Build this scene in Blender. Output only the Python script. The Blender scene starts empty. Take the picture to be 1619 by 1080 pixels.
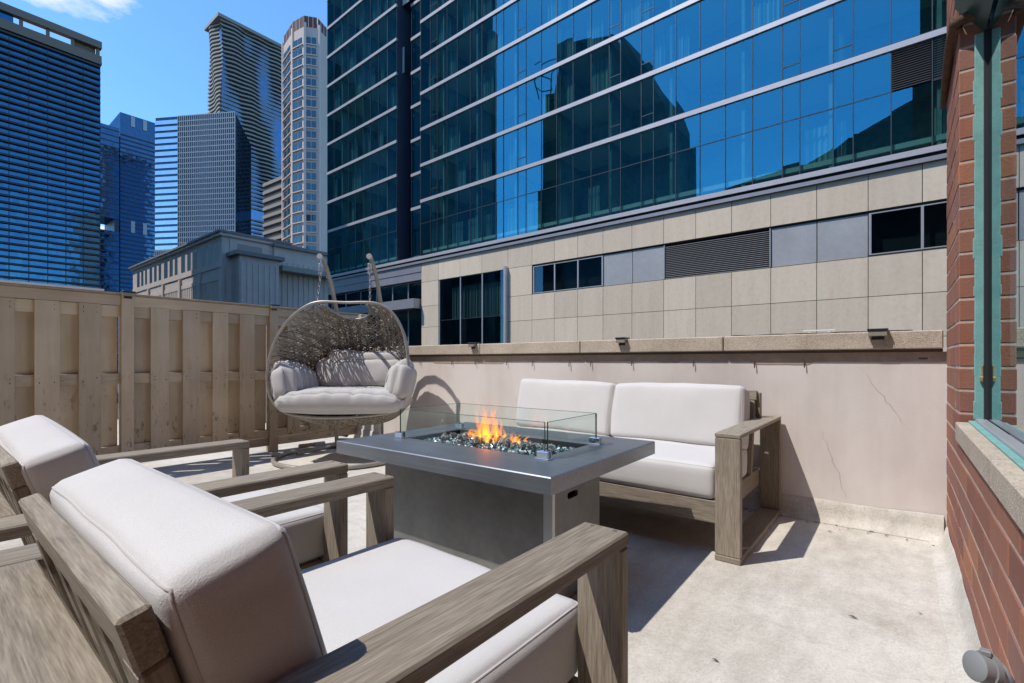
import bpy, bmesh, math, random
from mathutils import Vector, Matrix
random.seed(7)
R_ = math.radians
sc = bpy.context.scene
COL = sc.collection

# ------------------------------------------------------------------ camera, sky, sun, exposure
YAW = R_(38.7)
cam_d = bpy.data.cameras.new("camera")
cam_d.sensor_width = 36.0
cam_d.lens = 764.5 / 1619 * 36
cam_d.shift_y = 31.5 / 1619
cam_d.clip_start = 0.02
cam_d.clip_end = 6000
cam = bpy.data.objects.new("camera", cam_d)
COL.objects.link(cam)
cam.location = (0, 0, 1.0)
cam.rotation_euler = (R_(90), 0, YAW)
sc.camera = cam

SUN = Vector((-0.300, -0.417, 0.858)).normalized()
SUN_EL = math.asin(SUN.z)
SUN_AZ = math.atan2(SUN.x, SUN.y) % (2 * math.pi)

world = bpy.data.worlds.new("World")
sc.world = world
world.use_nodes = True
wn, wl = world.node_tree.nodes, world.node_tree.links
sky = wn.new("ShaderNodeTexSky")
sky.sky_type = 'NISHITA'
sky.sun_disc = False
sky.sun_elevation = SUN_EL
sky.sun_rotation = SUN_AZ
sky.altitude = 0
sky.air_density = 1.0
sky.dust_density = 0.25
sky.ozone_density = 1.6
tc = wn.new("ShaderNodeTexCoord")
# a few wind-torn cumulus shreds, laid over the whole sky by one noise field
mp = wn.new("ShaderNodeMapping"); mp.inputs['Scale'].default_value = (1.0, 1.0, 2.6)
wl.new(tc.outputs['Generated'], mp.inputs['Vector'])
nz = wn.new("ShaderNodeTexNoise"); nz.inputs['Scale'].default_value = 3.1; nz.inputs['Detail'].default_value = 9; nz.inputs['Roughness'].default_value = 0.62
mp.inputs['Location'].default_value = (0.32, 0.10, 0.0)
wl.new(mp.outputs[0], nz.inputs['Vector'])
def cloud_blob(c, r):
    c = Vector(c).normalized()
    sub = wn.new("ShaderNodeVectorMath"); sub.operation = 'SUBTRACT'; sub.inputs[1].default_value = c; wl.new(tc.outputs['Generated'], sub.inputs[0])
    mul = wn.new("ShaderNodeVectorMath"); mul.operation = 'MULTIPLY'; mul.inputs[1].default_value = (1 / r, 1 / r, 2.6 / r); wl.new(sub.outputs[0], mul.inputs[0])
    ln = wn.new("ShaderNodeVectorMath"); ln.operation = 'LENGTH'; wl.new(mul.outputs[0], ln.inputs[0])
    mr = wn.new("ShaderNodeMapRange"); mr.interpolation_type = 'SMOOTHSTEP'; mr.inputs['From Min'].default_value = 1.0; mr.inputs['From Max'].default_value = 0.0
    wl.new(ln.outputs['Value'], mr.inputs['Value']); return mr.outputs[0]
blobs = [cloud_blob(c, r) for c, r in (((-1.36, .15, .765), .12), ((-1.40, .10, .79), .10), ((-1.30, .22, .78), .10), ((-1.28, .24, .27), .03), ((-1.03, .46, .535), .035), ((.9, .8, .5), .3), ((.5, -1.2, .7), .25), ((-.2, 1.3, .9), .25))]
acc = blobs[0]
for b_ in blobs[1:]:
    mxn = wn.new("ShaderNodeMath"); mxn.operation = 'MAXIMUM'; wl.new(acc, mxn.inputs[0]); wl.new(b_, mxn.inputs[1]); acc = mxn.outputs[0]
nz.inputs['Scale'].default_value = 9.0
sm1 = wn.new("ShaderNodeMath"); sm1.operation = 'MULTIPLY_ADD'; sm1.inputs[1].default_value = 1.0; wl.new(nz.outputs['Fac'], sm1.inputs[0])
sc1 = wn.new("ShaderNodeMath"); sc1.operation = 'MULTIPLY'; sc1.inputs[1].default_value = .55; wl.new(acc, sc1.inputs[0]); wl.new(sc1.outputs[0], sm1.inputs[2])
cr = wn.new("ShaderNodeValToRGB")
cr.color_ramp.elements[0].position = 0.72; cr.color_ramp.elements[0].color = (0, 0, 0, 1)
cr.color_ramp.elements[1].position = 0.98; cr.color_ramp.elements[1].color = (0.9, 0.9, 0.9, 1)
wl.new(sm1.outputs[0], cr.inputs[0])
mixc = wn.new("ShaderNodeMix"); mixc.data_type = 'RGBA'
tint = wn.new("ShaderNodeMix"); tint.data_type = 'RGBA'; tint.blend_type = 'MULTIPLY'; tint.inputs['Factor'].default_value = 1.0
tint.inputs['B'].default_value = (0.60, 0.93, 1.17, 1)
wl.new(sky.outputs[0], tint.inputs['A'])
wl.new(cr.outputs[0], mixc.inputs['Factor'])
wl.new(tint.outputs['Result'], mixc.inputs['A'])
mixc.inputs['B'].default_value = (4.6, 4.7, 4.8, 1)
bg = wn["Background"]
bg.inputs['Strength'].default_value = 0.15
wl.new(mixc.outputs['Result'], bg.inputs['Color'])

sd = bpy.data.lights.new("sun", 'SUN')
sd.energy = 2.75
sd.angle = R_(0.53)
sd.color = (1.0, 0.95, 0.875)
so = bpy.data.objects.new("sun", sd)
COL.objects.link(so)
so.location = (-20, -30, 60)
so.rotation_euler = (-SUN).to_track_quat('-Z', 'Y').to_euler()

vs = sc.view_settings
vs.view_transform = 'Standard'; vs.look = 'None'; vs.exposure = 0.66; vs.gamma = 1.0
vs.use_curve_mapping = False
sc.render.engine = 'CYCLES'
cy = sc.cycles
cy.max_bounces = 8; cy.diffuse_bounces = 4; cy.glossy_bounces = 5; cy.transmission_bounces = 6; cy.transparent_max_bounces = 24
cy.caustics_reflective = False; cy.caustics_refractive = False
cy.sample_clamp_indirect = 6.0
cy.use_denoising = True
cy.use_adaptive_sampling = True; cy.adaptive_threshold = 0.012
sc.render.film_transparent = False

# ------------------------------------------------------------------ material helpers
class NT:
    def __init__(self, name):
        self.m = bpy.data.materials.new(name); self.m.use_nodes = True
        self.t = self.m.node_tree
        self.b = self.t.nodes["Principled BSDF"]; self.out = self.t.nodes["Material Output"]
    def n(self, typ, **kw):
        nd = self.t.nodes.new("ShaderNode" + typ)
        for k, v in kw.items():
            if k.startswith('_'): setattr(nd, k[1:], v)
            else:
                key = k.replace('__', ' ')
                s = nd.inputs[key] if key in nd.inputs else nd.inputs[int(k[1:])]
                if isinstance(v, bpy.types.NodeSocket): self.t.links.new(v, s)
                else: s.default_value = v
        return nd
    def l(self, a, b): self.t.links.new(a, b)
    def ramp(self, fac, stops):
        r = self.n("ValToRGB"); self.l(fac, r.inputs[0])
        el = r.color_ramp.elements
        while len(el) < len(stops): el.new(0.5)
        for e, (p, c) in zip(el, stops):
            e.position = p; e.color = (c[0], c[1], c[2], 1) if len(c) == 3 else c
        return r.outputs[0]
    def set(self, **kw):
        for k, v in kw.items():
            s = self.b.inputs[k.replace('__', ' ')]
            if isinstance(v, bpy.types.NodeSocket): self.l(v, s)
            else: s.default_value = v
    def bump(self, h, strength=0.3, dist=0.01):
        b = self.n("Bump", Strength=strength, Distance=dist); self.l(h, b.inputs['Height'])
        self.l(b.outputs[0], self.b.inputs['Normal'])
    def mix(self, fac, a, b, mode='MIX'):
        m = self.n("Mix", _data_type='RGBA', _blend_type=mode)
        for s, v in ((m.inputs['Factor'], fac), (m.inputs['A'], a), (m.inputs['B'], b)):
            if isinstance(v, bpy.types.NodeSocket): self.l(v, s)
            elif isinstance(v, (int, float)): s.default_value = v
            else: s.default_value = (v[0], v[1], v[2], 1)
        return m.outputs['Result']
    def math(self, op, a, b=0.0):
        m = self.n("Math", _operation=op)
        for s, v in ((m.inputs[0], a), (m.inputs[1], b)):
            if isinstance(v, bpy.types.NodeSocket): self.l(v, s)
            else: s.default_value = v
        return m.outputs[0]
    def noise(self, vec, scale, detail=5, rough=0.55, dist=0.0):
        return self.n("TexNoise", Vector=vec, Scale=scale, Detail=detail, Roughness=rough, Distortion=dist).outputs['Fac']
    def obj(self): return self.n("TexCoord").outputs['Object']
    def pos(self): return self.n("NewGeometry").outputs['Position']
    def mapv(self, vec, sc_=(1, 1, 1), loc=(0, 0, 0)):
        return self.n("Mapping", Vector=vec, Scale=sc_, Location=loc).outputs[0]
    def rand(self): return self.n("ObjectInfo").outputs['Random']

def c3(r, g, b):   # sRGB 0-255 -> linear
    f = lambda x: (x / 255 / 12.92) if x / 255 <= 0.04045 else ((x / 255 + 0.055) / 1.055) ** 2.4
    return (f(r), f(g), f(b))

def simple(name, col, rough=0.6, metal=0.0, nscale=0, namt=0.15, spec=0.5, bump=0.0):
    t = NT(name)
    t.set(Roughness=rough, Metallic=metal)
    t.b.inputs['Specular IOR Level'].default_value = spec
    if nscale:
        p = t.pos()
        n1 = t.noise(p, nscale, 6); n2 = t.noise(p, nscale * 7, 4)
        f = t.math('ADD', t.math('MULTIPLY', n1, 0.65), t.math('MULTIPLY', n2, 0.35))
        lo = tuple(x * (1 - namt) for x in col); hi = tuple(min(1, x * (1 + namt)) for x in col)
        t.set(Base__Color=t.ramp(f, [(0.3, lo), (0.7, hi)]))
        if bump: t.bump(n2, bump, 0.004)
    else:
        t.set(Base__Color=(*col, 1))
    return t.m

def wood_mat(name, dark, mid, light, lscale=9.0, wscale=165.0, rough=0.62, tone=0.25, bump=0.25):
    t = NT(name)
    gc = t.n("Attribute", _attribute_name="gc").outputs['Vector']
    v = t.mapv(gc, (lscale, wscale, wscale))
    fine = t.noise(v, 1.0, 7, 0.62, 0.5)
    v2 = t.mapv(gc, (lscale * 2.2, wscale * 2.4, wscale * 2.4))
    pores = t.noise(v2, 1.0, 3, 0.5)
    blot = t.noise(t.mapv(gc, (2.0, 9, 9)), 1.0, 3)
    f = t.math('ADD', t.math('MULTIPLY', fine, 0.6), t.math('MULTIPLY', pores, 0.4))
    col = t.ramp(f, [(0.30, dark), (0.5, mid), (0.70, light)])
    col = t.mix(t.math('MULTIPLY', blot, 0.45), col, tuple(x * 0.72 for x in mid))
    rv = t.math('ADD', t.math('MULTIPLY', t.rand(), tone), 1 - tone / 2)
    col = t.mix(1.0, col, t.n("CombineColor", Red=rv, Green=rv, Blue=rv).outputs[0], 'MULTIPLY')
    t.set(Base__Color=col, Roughness=rough)
    t.b.inputs['Specular IOR Level'].default_value = 0.25
    t.bump(f, bump, 0.002)
    return t.m

M = {}
M['teak'] = wood_mat("weathered_teak", (0.118, 0.094, 0.068), (0.285, 0.24, 0.187), (0.46, 0.405, 0.33))
# tan painted fence boards with peeling blotches and rust runs
t = NT("fence_paint"); gc = t.n("Attribute", _attribute_name="gc").outputs['Vector']
pp = t.pos()
a_ = t.noise(t.mapv(gc, (2.5, 30, 30)), 1, 5); b_ = t.noise(pp, 2.2, 4)
col = t.ramp(t.math('ADD', t.math('MULTIPLY', a_, .32), t.math('MULTIPLY', b_, .68)), [(.35, (.47, .37, .255)), (.65, (.62, .505, .365))])
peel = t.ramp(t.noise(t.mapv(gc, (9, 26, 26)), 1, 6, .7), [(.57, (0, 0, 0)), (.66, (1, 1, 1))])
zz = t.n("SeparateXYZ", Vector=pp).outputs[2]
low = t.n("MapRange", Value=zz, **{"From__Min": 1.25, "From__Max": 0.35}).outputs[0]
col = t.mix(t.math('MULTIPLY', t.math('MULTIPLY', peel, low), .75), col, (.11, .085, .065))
rv = t.math('ADD', t.math('MULTIPLY', t.rand(), .30), .84)
col = t.mix(1.0, col, t.n("CombineColor", Red=rv, Green=rv, Blue=rv).outputs[0], 'MULTIPLY')
t.set(Base__Color=col, Roughness=.7); t.bump(a_, .3, .003); M['fence'] = t.m
# terrace concrete with exposed aggregate, scuffs and faint stains
t = NT("terrace_concrete"); pp = t.pos()
agg = t.n("TexVoronoi", Vector=pp, Scale=160.0).outputs['Color']
aggv = t.n("RGBToBW", Color=agg).outputs[0]
big = t.noise(pp, .9, 8, .66); mid = t.noise(t.mapv(pp, (14, 5, 5)), 1, 6, .6); fin = t.noise(pp, 55, 4)
col = t.ramp(t.math('ADD', t.math('MULTIPLY', big, .68), t.math('MULTIPLY', mid, .32)), [(.32, (.31, .27, .22)), (.44, (.47, .43, .37)), (.54, (.60, .56, .495)), (.68, (.70, .665, .605))])
col = t.mix(.24, col, t.ramp(aggv, [(.05, (.24, .22, .19)), (.4, (.50, .47, .43)), (.9, (.74, .72, .68))]), 'MIX')
sm = t.ramp(t.noise(t.mapv(pp, (3.2, 9, 5)), 1, 8, .72, .8), [(.52, (0, 0, 0)), (.70, (1, 1, 1))])
col = t.mix(t.math('MULTIPLY', sm, .42), col, (.34, .315, .28))
spk = t.ramp(t.noise(t.mapv(pp, (60, 24, 24)), 1, 3, .7), [(.66, (0, 0, 0)), (.72, (1, 1, 1))])
col = t.mix(t.math('MULTIPLY', spk, .5), col, (.24, .22, .20))
rust = t.ramp(t.noise(pp, 2.7, 3, .5), [(.70, (0, 0, 0)), (.78, (1, 1, 1))])
col = t.mix(t.math('MULTIPLY', rust, .30), col, (.55, .40, .22))
t.set(Base__Color=col, Roughness=.85); t.bump(t.math('ADD', aggv, t.math('MULTIPLY', fin, 1.2)), .35, .0025); M['floor'] = t.m
# painted render of the parapet
t = NT("parapet_render"); pp = t.pos()
big = t.noise(t.mapv(pp, (1.2, 1.2, .7)), 1, 6, .6); st = t.noise(t.mapv(pp, (9, 9, .8)), 1, 5, .6); fin = t.noise(pp, 90, 4)
col = t.ramp(t.math('ADD', t.math('MULTIPLY', big, .8), t.math('MULTIPLY', st, .2)), [(.33, (.58, .505, .465)), (.52, (.71, .645, .605)), (.7, (.76, .70, .665))])
t.set(Base__Color=col, Roughness=.8); t.bump(t.math('ADD', fin, big), .18, .004); M['render'] = t.m
# exposed-aggregate precast (coping and sill)
t = NT("aggregate_precast"); pp = t.pos()
vv = t.n("TexVoronoi", Vector=pp, Scale=210.0); ag = t.n("RGBToBW", Color=vv.outputs['Color']).outputs[0]
col = t.ramp(ag, [(.1, (.34, .275, .205)), (.45, (.50, .42, .335)), (.9, (.66, .585, .49))])
col = t.mix(.35, col, t.ramp(t.noise(pp, 5, 6), [(.35, (.30, .23, .16)), (.65, (.60, .51, .40))]))
t.set(Base__Color=col, Roughness=.85); t.bump(vv.outputs['Distance'], .5, .003); M['coping'] = t.m
# bricks, one tone per brick
t = NT("red_brick"); pp = t.pos(); r = t.rand()
col = t.ramp(r, [(0, (.25, .088, .055)), (.3, (.39, .145, .080)), (.5, (.29, .125, .090)), (.72, (.47, .185, .090)), (.86, (.32, .112, .066)), (1, (.31, .16, .12))])
n1 = t.noise(t.mapv(pp, (30, 30, 9)), 1, 6, .65); n2 = t.noise(pp, 120, 3)
col = t.mix(t.math('MULTIPLY', n1, .6), col, (.17, .078, .06))
col = t.mix(t.ramp(t.noise(pp, 9, 5, .6), [(.60, (0, 0, 0)), (.74, (.6, .6, .6))]), col, (.40, .26, .21))
t.set(Base__Color=col, Roughness=.78); t.bump(t.math('ADD', n1, n2), .5, .004); M['brick'] = t.m
M['crack'] = simple('crack_line', (.30, .24, .21), .9)
M['plug'] = simple('wood_plug', (.13, .10, .07), .7)
M['mortar'] = simple("lime_mortar", (.56, .45, .385), .9, 0, 40, .25, .2, .4)
M['sealant'] = simple("teal_sealant", (.20, .42, .40), .55, 0, 14, .22)
M['frame_dark'] = simple("bronze_frame", (.045, .045, .05), .4, .3)
M['rust'] = simple("rusted_steel", (.10, .052, .033), .85, .2, 30, .45, .4, .6)
M['green_metal'] = simple("dark_green_metal", (.018, .055, .05), .4, .2, 9, .3)
M['alu'] = simple("brushed_aluminium", (.55, .55, .57), .38, .55, 3, .08)
M['chrome'] = simple("chrome", (.75, .76, .78), .12, 1.0)
M['black_plastic'] = simple("black_plastic", (.022, .022, .026), .35)
M['lens'] = simple("smoked_lens", (.30, .27, .22), .25)
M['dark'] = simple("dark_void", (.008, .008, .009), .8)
M['fence_cap'] = simple("fence_cap_board", (.36, .28, .20), .75, 0, 9, .25, .3)
M['flashing'] = simple("white_flashing", (.70, .72, .70), .5, 0, 6, .12)
# woven cushion cloth
def cloth(name, col, sc_=520.0):
    t = NT(name); o = t.obj()
    nn = t.noise(o, 430, 3); sl = t.noise(o, 4, 5)
    f = t.math('ADD', t.math('MULTIPLY', nn, .6), t.math('MULTIPLY', sl, .4))
    t.set(Base__Color=t.ramp(f, [(.3, tuple(x * .86 for x in col)), (.7, tuple(min(1, x * 1.06) for x in col))]), Roughness=.9)
    t.b.inputs['Specular IOR Level'].default_value = .15
    t.b.inputs['Sheen Weight'].default_value = .15
    t.bump(t.math('ADD', nn, t.math('MULTIPLY', t.noise(o, 900, 2), .8)), .5, .0016)
    return t.m
M['cushion'] = cloth("cushion_cloth", (.64, .615, .60))
M['seam'] = cloth("seam_cloth", (.58, .55, .535))
M['swing_cushion'] = cloth("swing_cushion_cloth", (.53, .515, .51))
# wicker
t = NT("grey_wicker"); o = t.obj()
col = t.ramp(t.n("NewGeometry").outputs['Random Per Island'], [(0, (.15, .128, .10)), (.5, (.26, .225, .182)), (1, (.38, .335, .275))])
t.set(Base__Color=col, Roughness=.5); M['wicker'] = t.m
M['swing_metal'] = simple("swing_frame_metal", (.36, .335, .30), .38, .3, 12, .15)
# fire table metal
t = NT("gunmetal_top"); o = t.obj()
br = t.noise(t.mapv(o, (2.5, 60, 60)), 1, 5, .6); bl = t.noise(o, 3.2, 4)
col = t.ramp(t.math('ADD', t.math('MULTIPLY', br, .5), t.math('MULTIPLY', bl, .5)), [(.3, (.19, .208, .228)), (.7, (.30, .325, .35))])
t.set(Base__Color=col, Metallic=.75, Roughness=t.math('ADD', t.math('MULTIPLY', bl, .16), .33)); M['gunmetal'] = t.m
M['gunmetal_base'] = simple("gunmetal_panel", (.20, .20, .195), .5, .25, 4, .25)
M['pan'] = simple("burner_pan", (.02, .022, .022), .5, .5)
# fire media
t = NT("fire_glass_chips"); rp = t.n("NewGeometry").outputs['Random Per Island']
col = t.ramp(rp, [(0, (.012, .03, .032)), (.3, (.035, .09, .09)), (.5, (.20, .29, .30)), (.75, (.03, .035, .04)), (.85, (.50, .62, .64)), (1, (.85, .90, .92))])
t.set(Base__Color=col, Roughness=.12); t.b.inputs['Specular IOR Level'].default_value = .9; M['fireglass'] = t.m
t = NT("charred_rock"); pp = t.pos()
t.set(Base__Color=t.ramp(t.noise(pp, 60, 6, .7), [(.35, (.018, .018, .02)), (.52, (.10, .10, .105)), (.64, (.55, .55, .56))]), Roughness=.8)
t.bump(t.noise(pp, 90, 5), .6, .004); M['rock'] = t.m

def glass_mat(name, tint, gloss, fac, rough=0.0, ior=1.5):
    t = NT(name)
    tr = t.n("BsdfTransparent", Color=(*tint, 1)); gl = t.n("BsdfGlossy", Color=(*gloss, 1), Roughness=rough)
    fr = t.n("Fresnel", IOR=ior).outputs[0]
    f = t.math('MINIMUM', t.math('ADD', fr, fac), 1.0)
    f = t.math('MULTIPLY', f, t.math('SUBTRACT', 1.0, t.n("NewGeometry").outputs['Backfacing']))
    mx = t.n("MixShader", Fac=f); t.l(tr.outputs[0], mx.inputs[1]); t.l(gl.outputs[0], mx.inputs[2])
    t.l(mx.outputs[0], t.out.inputs[0]); t.t.nodes.remove(t.b)
    return t
M['guard_glass'] = glass_mat("guard_glass", (.935, .965, .955), (.9, .97, .95), 0.01, 0, 1.45).m
M['glass_edge'] = simple("green_glass_edge", (.015, .12, .085), .15)
t = glass_mat("hotel_glass", (.70, .90, .88), (.11, .54, .73), 0.33, 0.0, 1.45)
# each pane sits a hair off true and ripples, so mirrored edges break from pane to pane
M['hotel_glass'] = t.m
nn = t.noise(t.mapv(t.pos(), (.9, .9, .35)), 1.0, 2)
bb = t.n("Bump", Strength=.10, Distance=.05); t.l(nn, bb.inputs['Height'])
for nd in t.t.nodes:
    if nd.bl_idname == "ShaderNodeBsdfGlossy": t.l(bb.outputs[0], nd.inputs['Normal'])
M['window_glass'] = glass_mat("terrace_window_glass", (.20, .30, .30), (.80, .92, .95), 0.25, 0, 1.5).m
M['dark_glass'] = glass_mat("dark_podium_glass", (.62, .72, .72), (.30, .55, .75), 0.08, 0, 1.45).m
# hotel interiors: drawn curtains
t = NT("hotel_curtain"); o = t.obj()
st = t.noise(t.mapv(o, (5.5, 0.01, .02)), 1, 4, .7)
t.set(Base__Color=t.ramp(st, [(.35, (.07, .10, .105)), (.5, (.22, .29, .29)), (.68, (.46, .52, .52))]), Roughness=.9); M['curtain'] = t.m
M['interior'] = simple("hotel_interior", (.24, .29, .29), .9, 0, .5, .5)
M['ceiling_strip'] = simple("room_ceiling", (.55, .58, .57), .9)
# limestone panels, one tone per panel, rain streaks from the joint above
t = NT("limestone_panel"); pp = t.pos(); r = t.rand()
stn = t.noise(t.mapv(pp, (2.2, 2.2, .25)), 1, 6, .65); fin = t.noise(pp, 6, 5)
col = t.ramp(t.math('ADD', t.math('MULTIPLY', stn, .55), t.math('MULTIPLY', fin, .45)), [(.3, (.60, .49, .375)), (.5, (.68, .57, .445)), (.7, (.73, .625, .50))])
rv = t.math('ADD', t.math('MULTIPLY', r, .16), .90)
col = t.mix(1.0, col, t.n("CombineColor", Red=rv, Green=rv, Blue=rv).outputs[0], 'MULTIPLY')
t.set(Base__Color=col, Roughness=.8); t.bump(fin, .05, .01); M['stone'] = t.m
M['joint'] = simple("dark_joint", (.10, .085, .07), .9)
M['panel_grey'] = simple("grey_metal_panel", (.44, .44, .45), .42, .25, .6, .14)
M['fascia'] = simple("grey_fascia", (.36, .36, .40), .4, .4, .8, .1)
M['band'] = simple("pale_band_metal", (.54, .52, .545), .42, .35, .7, .08)
M['mullion'] = simple("mullion_metal", (.06, .075, .085), .4, .4)
M['louver'] = simple("louver_blade", (.38, .38, .39), .45, .4)

def tower_glass(name, base, gloss, fac, rough=.05, vary=0.35, cell=(.4, .4, .33)):
    t = NT(name); pp = t.pos()
    df = t.n("BsdfDiffuse")
    vc = t.n("TexVoronoi", Vector=t.mapv(pp, cell), Scale=1.0, _distance='CHEBYCHEV').outputs['Color']
    v = t.n("RGBToBW", Color=vc).outputs[0]
    t.l(t.ramp(v, [(0, tuple(x * (1 - vary) for x in base)), (1, tuple(x * (1 + vary) for x in base))]), df.inputs[0])
    gl = t.n("BsdfGlossy", Color=(*gloss, 1), Roughness=rough)
    off = t.n("VectorMath", _operation='SUBTRACT'); t.l(vc, off.inputs[0]); off.inputs[1].default_value = (.5, .5, .5)
    scl = t.n("VectorMath", _operation='SCALE'); t.l(off.outputs[0], scl.inputs[0]); scl.inputs['Scale'].default_value = .035
    adn = t.n("VectorMath", _operation='ADD'); t.l(t.n("NewGeometry").outputs['Normal'], adn.inputs[0]); t.l(scl.outputs[0], adn.inputs[1])
    nrm = t.n("VectorMath", _operation='NORMALIZE'); t.l(adn.outputs[0], nrm.inputs[0]); t.l(nrm.outputs[0], gl.inputs['Normal'])
    mx = t.n("MixShader", Fac=fac); t.l(df.outputs[0], mx.inputs[1]); t.l(gl.outputs[0], mx.inputs[2])
    t.l(mx.outputs[0], t.out.inputs[0]); t.t.nodes.remove(t.b)
    return t.m
M['t1_glass'] = tower_glass("blue_tower_glass", (.012, .06, .12), (.11, .33, .58), .42, .08, .5)
M['t2_glass'] = tower_glass("navy_tower_glass", (.022, .05, .085), (.15, .27, .42), .5, .05, .5)
M['t3_glass'] = tower_glass("grid_tower_glass", (.012, .02, .03), (.30, .42, .55), .16, .05, .6)
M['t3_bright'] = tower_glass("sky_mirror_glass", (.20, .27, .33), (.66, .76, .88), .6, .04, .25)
M['t4_glass'] = tower_glass("wavy_tower_glass", (.025, .06, .10), (.3, .5, .75), .5, .06, .6)
M['slab_dark'] = simple("dark_slab_edge", (.055, .05, .042), .7)
M['slab_brown'] = simple("brown_slab_edge", (.21, .16, .12), .7)
M['slab_navy'] = simple("navy_spandrel", (.035, .05, .085), .5)
M['slab_pale'] = simple("pale_slab_edge", (.31, .285, .25), .75)
M['grid_pale'] = simple("pale_grid_fins", (.30, .32, .335), .6)
M['white_pre'] = simple("pink_white_precast", (.60, .475, .41), .75, 0, .4, .08)
M['white_trim'] = simple("pale_rose_trim", (.68, .54, .475), .75)
M['crown_brown'] = simple("russet_crown", (.13, .045, .028), .6)
M['tower_window'] = tower_glass("tower_window_glass", (.03, .07, .09), (.35, .55, .65), .18, .05, .3)
M['clap'] = simple("white_painted_boards", (.54, .455, .40), .7, 0, .6, .12)
M['roof_trim'] = simple("grey_roof_trim", (.20, .185, .18), .6)
M['win_dark'] = simple("dark_window", (.02, .022, .026), .3)
M['brownb'] = simple("brown_band", (.09, .07, .06), .7)
M['mirror_tower'] = tower_glass("dark_tower_skin", (.05, .11, .115), (.3, .5, .55), .15, .1, .5)
M['asphalt'] = simple("asphalt", (.05, .05, .052), .9, 0, 2, .2)
M['copper'] = simple("verdigris_roof", (.05, .10, .10), .7)
M['brick_mass'] = simple("brick_building_skin", (.20, .085, .06), .8, 0, 3, .3)
M['terracotta'] = simple("clay_tube", (.45, .27, .17), .7, 0, 20, .2)
M['pale_tube'] = simple("pale_tube", (.50, .46, .38), .6)
M['hose_blue'] = simple("pale_blue_plastic", (.42, .50, .55), .4, 0, 9, .1)
M['collar_grey'] = simple("grey_rubber", (.22, .225, .225), .6)
M['leaf'] = simple("dry_leaf", (.10, .065, .04), .8)
M['white_paint'] = simple("white_paint", (.75, .75, .74), .5)

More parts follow.
